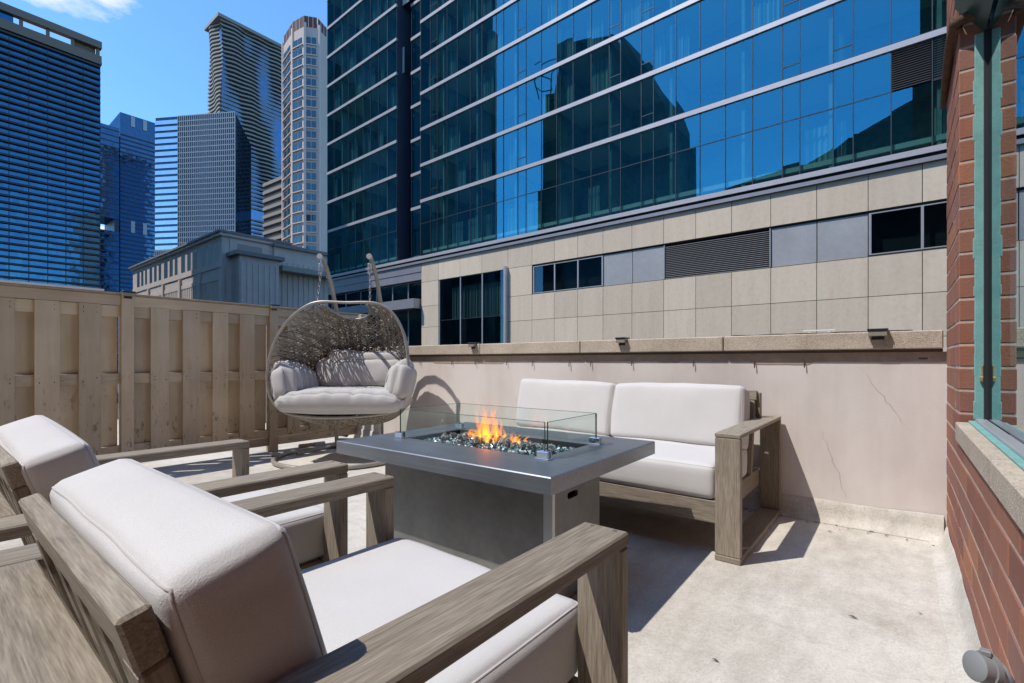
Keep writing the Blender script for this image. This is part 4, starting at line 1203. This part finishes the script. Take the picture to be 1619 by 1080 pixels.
# upper strip between: windows, grey panels, louvre
pg_u = unit_cube("metal_panel", M['panel_grey']); dg_u = unit_cube("podium_pane", M['dark_glass']); al_u = unit_cube("window_frame", M['alu'])
for a, b in zip(SEAM[:-1], SEAM[1:]):
    if (18.2 < a < 22.3) or (28.1 < a < 32.2):
        hpart(pg_u, "metal_panel", a + .02, b - .02, PY_ + .10, PY_ + .2, 5.94, 7.96)
boxpart("strip_recess", M['dark'], hot, 12.47, 37.4, PY_ + .6, PY_ + .7, 5.9, 8.05)
boxpart("strip_soffit", M['dark'], hot, 18.31, 37.4, PY_ + .06, PY_ + .22, 7.965, 8.045)
def framed(cols, z0, z1, y=.05, pane_me=dg_u):
    for a, b in zip(cols[:-1], cols[1:]): hpart(pane_me, "podium_pane", a + .05, b - .05, PY_ + y + .03, PY_ + y + .05, z0 + .05, z1 - .05)
    for x in cols: hpart(al_u, "window_frame", x - .05, x + .05, PY_ + y - .02, PY_ + y + .1, z0 + .0505, z1 - .0505)
    for z in (z0, z1 - .05): hpart(al_u, "window_frame", cols[0] - .05, cols[-1] + .05, PY_ + y - .021, PY_ + y + .1, z, z + .05)
framed([12.6, 14.45, 16.37, 18.24], 5.95, 7.93); framed([32.36, 34.23, 36.2], 5.98, 7.94)
bl_u = unit_cube("louver_blade", M['louver'])
for i in range(19):
    z = 5.97 + i * .104
    hpart(bl_u, "louver_blade", 22.42, 28.16, PY_ + .05, PY_ + .20, z, z + .016, (R_(30), 0, 0))
hpart(al_u, "louver_frame", 28.12, 28.17, PY_ + .01, PY_ + .2, 5.94, 7.96); hpart(al_u, "louver_frame", 22.41, 22.45, PY_ + .01, PY_ + .2, 5.94, 7.96)
# louvre in the glass wall
boxpart("louver_back", M['dark'], hot, 33.16, 37.4, .22, .26, 13.35, 15.15)
for i in range(17):
    z = 13.40 + i * .104
    hpart(bl_u, "louver_blade", 33.18, 34.52, -.02, .13, z, z + .016, (R_(30), 0, 0)); hpart(bl_u, "louver_blade", 34.6, 36.0, -.02, .13, z, z + .016, (R_(30), 0, 0))
# tall window with curtains and its heavy frame
framed([2.36, 4.96, 7.44, 10.0], -1.0, 8.08, .06)
hpart(trm, "transom", 2.4, 9.95, PY_ + .05, PY_ + .1, 4.52, 4.56)
boxpart("heavy_jamb", M['alu'], hot, 10.02, 10.2, PY_ - .35, PY_ + .15, -1, 8.2)
boxpart("window_room", M['dark'], hot, 2.3, 10.1, PY_ + 1.6, PY_ + 1.7, -2, 8.1)
mb = MB(); vs_ = []
for i in range(96):
    vs_ += [(3.4 + i * .068, PY_ + .6 + .07 * math.sin(i * 1.7), 4.6), (3.4 + i * .068, PY_ + .6 + .07 * math.sin(i * 1.7), 7.3)]
mb.add(vs_, [(2 * i, 2 * i + 2, 2 * i + 3, 2 * i + 1) for i in range(95)]); mb.build("curtain", M['curtain'], hot)
# lower part of the wing: grey fascia, recessed storefront, canopy box
boxpart("wing_fascia", M['fascia'], hot, -15.9, .02, .0, .3, 9.05, 9.775); boxpart("wing_fascia", M['fascia'], hot, -15.9, .02, .04, .3, 8.35, 9.03)
boxpart("storefront_back", M['dark'], hot, -15.9, .02, 1.2, 1.3, -16, 8.4)
framed([-15.8, -13, -10.2, -7.4, -4.8, -2.4, -.02], -2, 8.3, .45)
boxpart("canopy_box", M['fascia'], hot, -15.8, -.12, -.75, .40, 5.75, 6.6)
boxpart("hotel_core", M['slab_navy'], hot, -15.9, 37.4, 4.2, 25, -16, 46)
boxpart("hotel_end", M['slab_navy'], hot, -15.95, -15.90, .08, 25, -16, 45.9)
boxpart("roof_band", M['band'], hot, -15.95, 37.4, -.1, 4.2, 44.6, 46.01)

# ------------------------------------------------------------------ white boarded building
wb = thing("boarded_building", "low white boarded building with rows of dark windows beyond the fence", "building", (-100, 40, 0))
YB, XC, ZR = 32.4, -87.4, 22.3
def wbx(name, mat, *a, c=0): return boxpart(name, M[mat], wb, *a, c=c, world=True)
wbx("wall", 'clap', -138, XC, YB + .3, 60, -16, ZR)
WX = [(-134.75, -132.8), (-131.65, -130.04), (-128.83, -127.46), (-125.67, -123.91), (-122.62, -120.93), (-119.68, -118.05), (-116.29, -114.11), (-112.96, -111.09), (-109.99, -108.41), (-106.44, -104.39), (-103.25, -101.41), (-100.13, -98.56), (-96.42, -94.63), (-93.18, -91.37), (-90.2, -88.6)]
wz0, wz1 = 17.7, 21.0
wu = unit_cube("window", M['win_dark'])
for a, b in WX:
    o = inst(wu, "window", None, ((a + b) / 2, YB + .12, (wz0 + wz1) / 2), (b - a, .3, wz1 - wz0)); attach(o, wb, True)
edges = [-138.0] + [x for ab in WX for x in ab] + [XC]
pu = unit_cube("pier", M['clap'])
for a, b in zip(edges[::2], edges[1::2]):
    o = inst(pu, "pier", None, ((a + b) / 2, YB + .15, (wz0 + wz1) / 2), (b - a - .04, .34, wz1 - wz0)); attach(o, wb, True)
wbx("lintel_band", 'clap', -138, XC, YB - .03, YB + .3, wz1 + .01, ZR - .01); wbx("sill_band", 'clap', -138, XC, YB - .08, YB + .3, 16.7, wz0 - .02)
wbx("lower_wall", 'clap', -138, XC, YB + .08, YB + .3, -16, 16.68)
bu = unit_cube("board", M['clap'])
for i in range(52):
    o = inst(bu, "board", None, (-137.6 + i * .975, YB + .05, 11.2), (.5, .1, 8.2)); attach(o, wb, True)
for x in (-138, -126.6, -117.1, -107.4, -97.5, -87.9):
    o = inst(pu, "pilaster", None, (x + .45, YB - .02, 5), (.9, .5, 23.0)); attach(o, wb, True)
wbx("waist_band", 'clap', -138, XC, YB - .05, YB + .3, 14.6, 15.3)
wbx("cornice", 'roof_trim', -138.6, XC + .7, YB - .7, 44, ZR + .005, ZR + .35); wbx("cornice_lip", 'clap', -138.4, XC + .45, YB - .45, 43.6, ZR - .5, ZR)
wbx("roof_unit", 'panel_grey', -136.5, -121, YB + .5, YB + 1.1, ZR + .36, ZR + 1.1)
wbx("cross_wing_wall", 'clap', XC + .001, XC + .4, 40.8, 66, -16, 21.5); wbx("cross_wing_cornice", 'roof_trim', XC + .002, XC + 1.0, 40.6, 66.5, 21.51, 22.1)
for i in range(24):
    o = inst(bu, "board", None, (XC + .44, 41.4 + i * 1.02, 6.0), (.12, .5, 26)); attach(o, wb, True)
wbx("return_recess", 'clap', XC + .002, XC + .12, 33.6, 40.0, 19.4, 21.6); wbx("recess_panel", 'slab_pale', XC + .13, XC + .18, 34.8, 38.8, 19.9, 20.9)
wbx("porch_block", 'clap', XC + .003, XC + 3.4, 33.8, 40.2, -16, 18.4); wbx("porch_cornice", 'roof_trim', XC + .004, XC + 4.1, 33.0, 40.9, 18.41, 19.05)
for i in range(7):
    o = inst(bu, "board", None, (XC + 3.43, 34.2 + i * .93, 6), (.14, .45, 22.6)); attach(o, wb, True)
wbx("porch_roof", 'slab_pale', XC + .41, XC + 3.0, 41.0, 66, 17.0, 17.9)

# ------------------------------------------------------------------ towers
def slabs(mb, P, Q, z0, z1, n, th, out, inn=.3, over=0.0):
    """n horizontal slab edges on the face from P to Q (outward normal to the right of P->Q)"""
    d = (Q - P).normalized(); nn_ = Vector((d.y, -d.x, 0)); P = P - d * over; Q = Q + d * over
    for i in range(n):
        z = z0 + (z1 - z0) * i / max(1, n - 1)
        a, b, c_, e = P + nn_ * out, Q + nn_ * out, Q - nn_ * inn, P - nn_ * inn
        mb.prism([(a.x, a.y), (b.x, b.y), (c_.x, c_.y), (e.x, e.y)], z, z + th)
def fins(mb, P, Q, z0, z1, n, wd, out, inn=.3):
    d = (Q - P).normalized(); nn_ = Vector((d.y, -d.x, 0))
    for i in range(n):
        c = P + (Q - P) * (i / max(1, n - 1))
        a, b = c - d * wd / 2 + nn_ * out, c + d * wd / 2 + nn_ * out
        e, f = c + d * wd / 2 - nn_ * inn, c - d * wd / 2 - nn_ * inn
        mb.prism([(a.x, a.y), (b.x, b.y), (e.x, e.y), (f.x, f.y)], z0, z1)

# tower 1: blue slab tower with open roof frame
tw = thing("slab_tower", "tall blue glass apartment tower with open roof frame, leftmost", "tower", (-320, 20, 0))
A, B = Vector((-310, 59.5, 0)), Vector((-310, -60, 0))
MB().prism([(-310, -60), (-310, 59.5), (-340, 59.5), (-340, -60)], -16, 148).build("glass_wall", M['t1_glass'], tw, world=True)
mb = MB(); slabs(mb, B, A, 2, 146.5, 49, .8, 1.3); stuff(mb.build("balcony_slabs", M['slab_dark'], tw, world=True))
mb = MB(); fins(mb, B, A, -16, 148, 20, .3, .1); stuff(mb.build("wall_fins", M['slab_navy'], tw, world=True))
MB().prism([(-308.5, -61), (-308.5, 60), (-341, 60), (-341, -61)], 148.01, 149.2).build("roof_slab", M['slab_brown'], tw, world=True)
MB().prism([(-308.5, -61), (-308.5, 60), (-311.5, 60), (-311.5, -61)], 156.0, 159.3).build("crown_beam", M['slab_brown'], tw, world=True)
MB().prism([(-309.0, -61), (-309.0, 60), (-309.8, 60), (-309.8, -61)], 149.21, 152.4).build("crown_parapet", M['slab_brown'], tw, world=True)
for y in (24, 31.9, 40.7, 49.4, 58.8):
    MB().prism([(-309.9, y - .6), (-309.9, y + .6), (-311.4, y + .6), (-311.4, y - .6)], 149.21, 155.99).build("crown_column", M['slab_brown'], tw, world=True)
MB().prism([(-311.6, 50), (-311.6, 58), (-318, 58), (-318, 50)], 149.21, 156.5).build("plant_room", M['slab_brown'], tw, world=True)
MB().prism([(-310.0, -58), (-310.0, 29.4), (-318, 29.4), (-318, -58)], 149.21, 155.98).build("plant_room", M['t1_glass'], tw, world=True)

# tower 2: navy tower in two blocks, with a cut-out terrace
tn = thing("navy_tower", "navy blue stepped glass office tower right of the leftmost tower", "tower", (-560, 190, 0))
t2 = 470
c2 = at(190, t2); e2x = c2.x; eY = None
d2 = at(246.5, 1); s_ = e2x / d2.x; e2 = Vector((e2x, d2.y * s_, 0))
ztop = zof(177, t2)
MB().prism([(e2x, c2.y), (e2x, e2.y), (e2x - 60, e2.y), (e2x - 60, c2.y)], -16, ztop).build("high_block", M['t2_glass'], tn, world=True)
mb = MB(); slabs(mb, c2, e2, 5, ztop - 22, 52, 1.2, .5); stuff(mb.build("spandrels", M['slab_navy'], tn, world=True))
lb = at(188.5, t2 - 6); dl = at(150, 1); s_ = lb.x / dl.x; l0 = Vector((lb.x, dl.y * s_, 0)); zl = zof(203, t2 - 6); zh0, zh1 = zof(367, t2 - 6), zof(347, t2 - 6)
for a, b, nm in ((-16, zh0, "low_block"), (zh1, zl, "low_block_upper")):
    MB().prism([(lb.x, l0.y), (lb.x, lb.y), (lb.x - 34, lb.y), (lb.x - 34, l0.y)], a, b).build(nm, M['t2_glass'], tn, world=True)
    mb = MB(); slabs(mb, l0, lb, a + 8, b - 4, max(3, int((b - a) / 5.5)), .9, .4); stuff(mb.build("spandrels", M['slab_navy'], tn, world=True))
dcore = at(181, 1); yc_ = dcore.y * lb.x / dcore.x
MB().prism([(lb.x - .5, yc_), (lb.x - .5, lb.y), (lb.x - 30, lb.y), (lb.x - 30, yc_)], zh0, zh1).build("cutout_core", M['slab_navy'], tn, world=True)
for u in (210, 229):
    for (va, vb) in ((190, 206), (353, 371)):
        dd = at(u, 1); y = dd.y * e2x / dd.x
        MB().box(e2x + .55, e2x + .7, y - 1.6, y + 1.6, zof(vb, t2 * 1.03), zof(va, t2 * 1.03)).build("light_strip", M['panel_grey'], tn, world=True)

# tower 3: gridded office slab
tg = thing("grid_tower", "grey gridded office tower with pale sky-mirroring left edge", "tower", (-260, 200, 0))
g0, g1, g2 = at(246, 330), at(371.5, 322), at(397, 372)
g3 = g0 + (g2 - g1)
zg = zof(182, 326)
MB().prism([(p.x, p.y) for p in (g0, g1, g2, g3)], -16, zg).build("glass_core", M['t3_glass'], tg, world=True)
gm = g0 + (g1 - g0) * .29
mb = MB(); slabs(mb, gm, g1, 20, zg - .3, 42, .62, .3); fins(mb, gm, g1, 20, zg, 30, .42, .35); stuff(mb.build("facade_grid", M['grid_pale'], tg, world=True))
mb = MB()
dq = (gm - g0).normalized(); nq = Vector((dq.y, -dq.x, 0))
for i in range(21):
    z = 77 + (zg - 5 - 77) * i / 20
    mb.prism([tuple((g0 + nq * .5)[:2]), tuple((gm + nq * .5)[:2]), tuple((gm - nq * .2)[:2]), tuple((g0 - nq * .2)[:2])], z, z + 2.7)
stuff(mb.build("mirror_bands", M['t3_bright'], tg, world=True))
mb = MB(); slabs(mb, g0, gm, 20, 76, 15, .8, .5); fins(mb, g0, gm, 20, 76, 14, .5, .55); stuff(mb.build("lower_grid", M['grid_pale'], tg, world=True))
mb = MB(); slabs(mb, g1, g2, 20, 78, 9, 1.6, .4); stuff(mb.build("side_bands", M['slab_brown'], tg, world=True))

for f_, w_, h_ in ((.15, 9, 3.5), (.5, 14, 4.5), (.8, 6, 6)):
    c = g0 + (g1 - g0) * f_ + (g2 - g1) * .4
    MB().box(c.x - w_ / 2, c.x + w_ / 2, c.y - 3, c.y + 3, zg + .01, zg + h_).build("roof_plant", M['panel_grey'], tg, world=True)
# tower 4: wavy balconies
tv = thing("wavy_tower", "tall tower wrapped in pale wavy balcony slabs", "tower", (-300, 250, 0))
cv = at(347, 362); zv = zof(22, 362)
dl_ = at(327, 1); k_ = cv.y / dl_.y; lx = dl_.x * k_; dr_ = at(452, 1); k_ = cv.x / dr_.x; ry = dr_.y * k_
MB().prism([(cv.x - 2.2, cv.y + 2.2), (cv.x - 2.2, ry), (lx + 1, ry), (lx + 1, cv.y + 2.2)], -16, zv - 5).build("glass_core", M['t4_glass'], tv, world=True)
mb = MB(); NS = 80
for i in range(NS):
    z = 8 + (zv - 12) * i / (NS - 1); ph = i / NS * 9
    poly = []
    n = 22
    for j in range(n + 1):
        s = j / n; x = lx + (cv.x - lx) * s
        poly.append((x, cv.y + .6 + 1.7 * math.sin(s * 7 + ph * 1.7) * (.5 + .5 * math.sin(ph * .8 + s)) ))
    for j in range(1, 30):
        s = j / 29; y = cv.y + 1 + (ry - cv.y - 1) * s
        poly.append((cv.x - .6 + 1.7 * math.sin(s * 8.5 + ph * 1.3 + 1.5) * (.55 + .45 * math.sin(ph + s * 2)) + .6 * math.sin(s * 19 - ph), y))
    poly.append((cv.x - 6, ry)); poly.append((lx, cv.y + 8))
    if not (33 < i < 36): mb.prism(poly, z, z + 1.25)
stuff(mb.build("balcony_slabs", M['slab_pale'], tv, world=True))
MB().prism([(lx - 1, cv.y - 1.5), (cv.x + 1.5, cv.y - 1.5), (cv.x + 1.5, ry), (lx - 1, ry)], zv - 2.4, zv).build("roof_slab", M['slab_pale'], tv, world=True)

# tower 5: pale faceted tower with russet crown
tr = thing("faceted_tower", "pale pink faceted tower with paired windows and russet crown beside the hotel", "tower", (-70, 130, 0))
T5 = 150
pts5 = [at(447, 160), at(461.5, 153), at(480.5, 150), at(503.5, 151), at(519, 156), at(512, 176), at(455, 178)]
z5, zb5 = zof(42, T5), -16
MB().prism([(p.x, p.y) for p in pts5], zb5, z5).build("shaft", M['white_pre'], tr, world=True)
w5 = unit_cube("window", M['tower_window']); pr5 = unit_cube("pier", M['white_trim'])
rows5 = 21; pitch5 = 16.55 / 764.5 * T5
for f_i, (P, Q, nw) in enumerate(((pts5[0], pts5[1], 2), (pts5[1], pts5[2], 2), (pts5[2], pts5[3], 2), (pts5[3], pts5[4], 1))):
    d = (Q - P); L = d.length; dn = d.normalized(); nn_ = Vector((dn.y, -dn.x, 0)); ang = math.atan2(dn.y, dn.x)
    for s in ((0.0,) if f_i else (0.03, )):
        c = P + dn * .35 + nn_ * .12
        o = inst(pr5, "pier", None, (c.x, c.y, (z5 + zb5) / 2 + .6), (.7, .45, z5 - zb5 + 1.2), (0, 0, ang)); attach(o, tr, True)
    if nw == 1: continue
    for r in range(rows5):
        z = zof(57, T5) - 1.05 - r * pitch5
        for j in range(nw):
            s = L * (.5 + (j - .5) * .37)
            c = P + dn * s + nn_ * -.02
            o = inst(w5, "window", None, (c.x, c.y, z), (L * .30, .3, pitch5 * .58), (0, 0, ang)); attach(o, tr, True)
        c = P + dn * (L / 2) + nn_ * .12
        o = inst(pr5, "spandrel", None, (c.x, c.y, z - pitch5 * .42), (L - .8, .5, .28), (0, 0, ang)); attach(o, tr, True)
pc = sum((p for p in pts5), Vector((0, 0, 0))) / len(pts5)
cr5 = [pc + (p - pc) * .93 for p in pts5]
MB().prism([(p.x, p.y) for p in cr5], z5 + .01, zof(22, T5)).build("crown", M['crown_brown'], tr, world=True)
for P, Q in zip(cr5, cr5[1:] + cr5[:1]):
    for j in range(3):
        c = P + (Q - P) * (j / 3); ang = math.atan2((Q - P).y, (Q - P).x)
        o = inst(pr5, "crown_rib", None, (c.x, c.y, z5 + 2), (.16, .3, 3.9), (0, 0, ang)); attach(o, tr, True)

# building 6: small banded block between the towers
tb = thing("banded_block", "small brown banded office block between wavy and pink towers", "building", (-160, 170, 0))
b0 = at(417, 200); db = at(452, 1)
b1 = at(452, 190)
MB().prism([(b0.x, b0.y), (b1.x, b1.y), (b1.x - 25, b1.y + 20), (b0.x - 25, b0.y + 20)], -16, zof(290, 200)).build("wall", M['brownb'], tb, world=True)
mb = MB(); slabs(mb, b0, b1, zof(385, 200), zof(291, 200) - 1.4, 8, 1.3, .5); mb.build("pale_bands", M['slab_pale'], tb, world=True)

# ------------------------------------------------------------------ buildings behind the terrace that shade the street and show mirrored in the hotel
sh = thing("street_tower", "dark stepped tower behind the terrace, shading the white building", "tower", (-98, -16, 0))
boxpart("tall_part", M['mirror_tower'], sh, -127, -80, -16, -4, -16, 99, world=True)
boxpart("low_part", M['mirror_tower'], sh, -79.99, -70, -16, -4.2, -16, 86, world=True)
boxpart("lower_part", M['mirror_tower'], sh, -69.99, -66, -16, -4.4, -16, 80, world=True)
mt = thing("mirrored_tower", "very tall dark tower mirrored at the left of the hotel glass", "tower", (-170, -125, 0))
hn = Vector((math.sin(-HZ), math.cos(HZ), 0)); hd_ = 28.089
def mirror_at(u, Yv):   # real ground point whose mirror image stands on picture column u, Yv metres out
    d = F_ + Rr * ((u - 809.5) / 764.5); k = Yv / d.dot(hn); p = d * k
    return p - hn * (2 * (p.dot(hn) - hd_)), k
a_, _ = mirror_at(790, 190); a_ = Vector((a_.x, mirror_at(790, 160)[0].y, 0)); b_, _ = mirror_at(560, 160)
MB().prism([(a_.x, a_.y), (b_.x, b_.y), (b_.x, b_.y - 30), (a_.x, a_.y - 30)], -16, 172).build("shaft", M['mirror_tower'], mt, world=True)
mb = MB(); slabs(mb, Vector((b_.x, b_.y + .3, 0)), Vector((a_.x, a_.y + .3, 0)), 10, 168, 44, .8, -.1, -.4); mb.build("slab_edges", M['slab_navy'], mt, world=True)
mc = thing("crowned_tower", "dark tower with sloping crown and cranes mirrored in the hotel glass", "tower", (-100, -150, 0))
Yv = 205
prof = [(858, 600), (858, 152), (872, 150), (882, 98), (888, 72), (906, 62), (935, 55), (963, 48), (990, 45), (1006, 52), (1040, 86), (1068, 112), (1084, 140), (1092, 165), (1094, 600)]
front, back = [], []
for u, v in prof:
    p, k = mirror_at(u, Yv); z = max(-16, zof(v, k))
    wgt = max(0, min(1, (u - 950) / 110)); p = Vector((p.x + (mirror_at(u, Yv + 28)[0].x - p.x) * wgt, p.y, 0))
    front.append((p.x, p.y, z)); back.append((p.x, p.y - 28, z))
n = len(prof); m = MB(); m.add(front + back, [tuple(range(n)), tuple(range(2 * n - 1, n - 1, -1))] + [(i, (i + 1) % n, n + (i + 1) % n, n + i) for i in range(n)])
m.build("shaft", M['mirror_tower'], mc, world=True)
def mpt(u, v, Yv_): 
    p, k = mirror_at(u, Yv_); return (p.x, p.y, zof(v, k))
for pl, r in (([(846, 160), (838, 130), (850, 122), (866, 128), (868, 145), (850, 148), (840, 140)], .35), ([(866, 150), (868, 118), (880, 104)], .3), ([(852, 105), (868, 96), (884, 92)], .25)):
    MB().tube([mpt(u, v, Yv - 3) for u, v in pl], r, 6).build("davit_rail", M['slab_navy'], mc, smooth=60, world=True)
ml = thing("hip_roofed_hall", "low hall with sloping verdigris roof mirrored low in hotel glass", "building", (-10, -50, 0))
Yv = 95
prof = [(1120, 600), (1120, 305), (1150, 296), (1190, 282), (1237, 266), (1264, 259), (1280, 256), (1317, 234), (1336, 218), (1349, 217), (1380, 199), (1409, 183), (1440, 165), (1470, 150), (1500, 150), (1500, 600)]
front, back = [], []
for u, v in prof:
    p, k = mirror_at(u, Yv); z = max(-16, zof(v, k)); front.append((p.x, p.y, z)); back.append((p.x, p.y - 14, z))
n = len(prof); m = MB(); m.add(front + back, [tuple(range(n)), tuple(range(2 * n - 1, n - 1, -1))] + [(i, (i + 1) % n, n + (i + 1) % n, n + i) for i in range(n)])
m.build("hall_mass", M['copper'], ml, world=True)
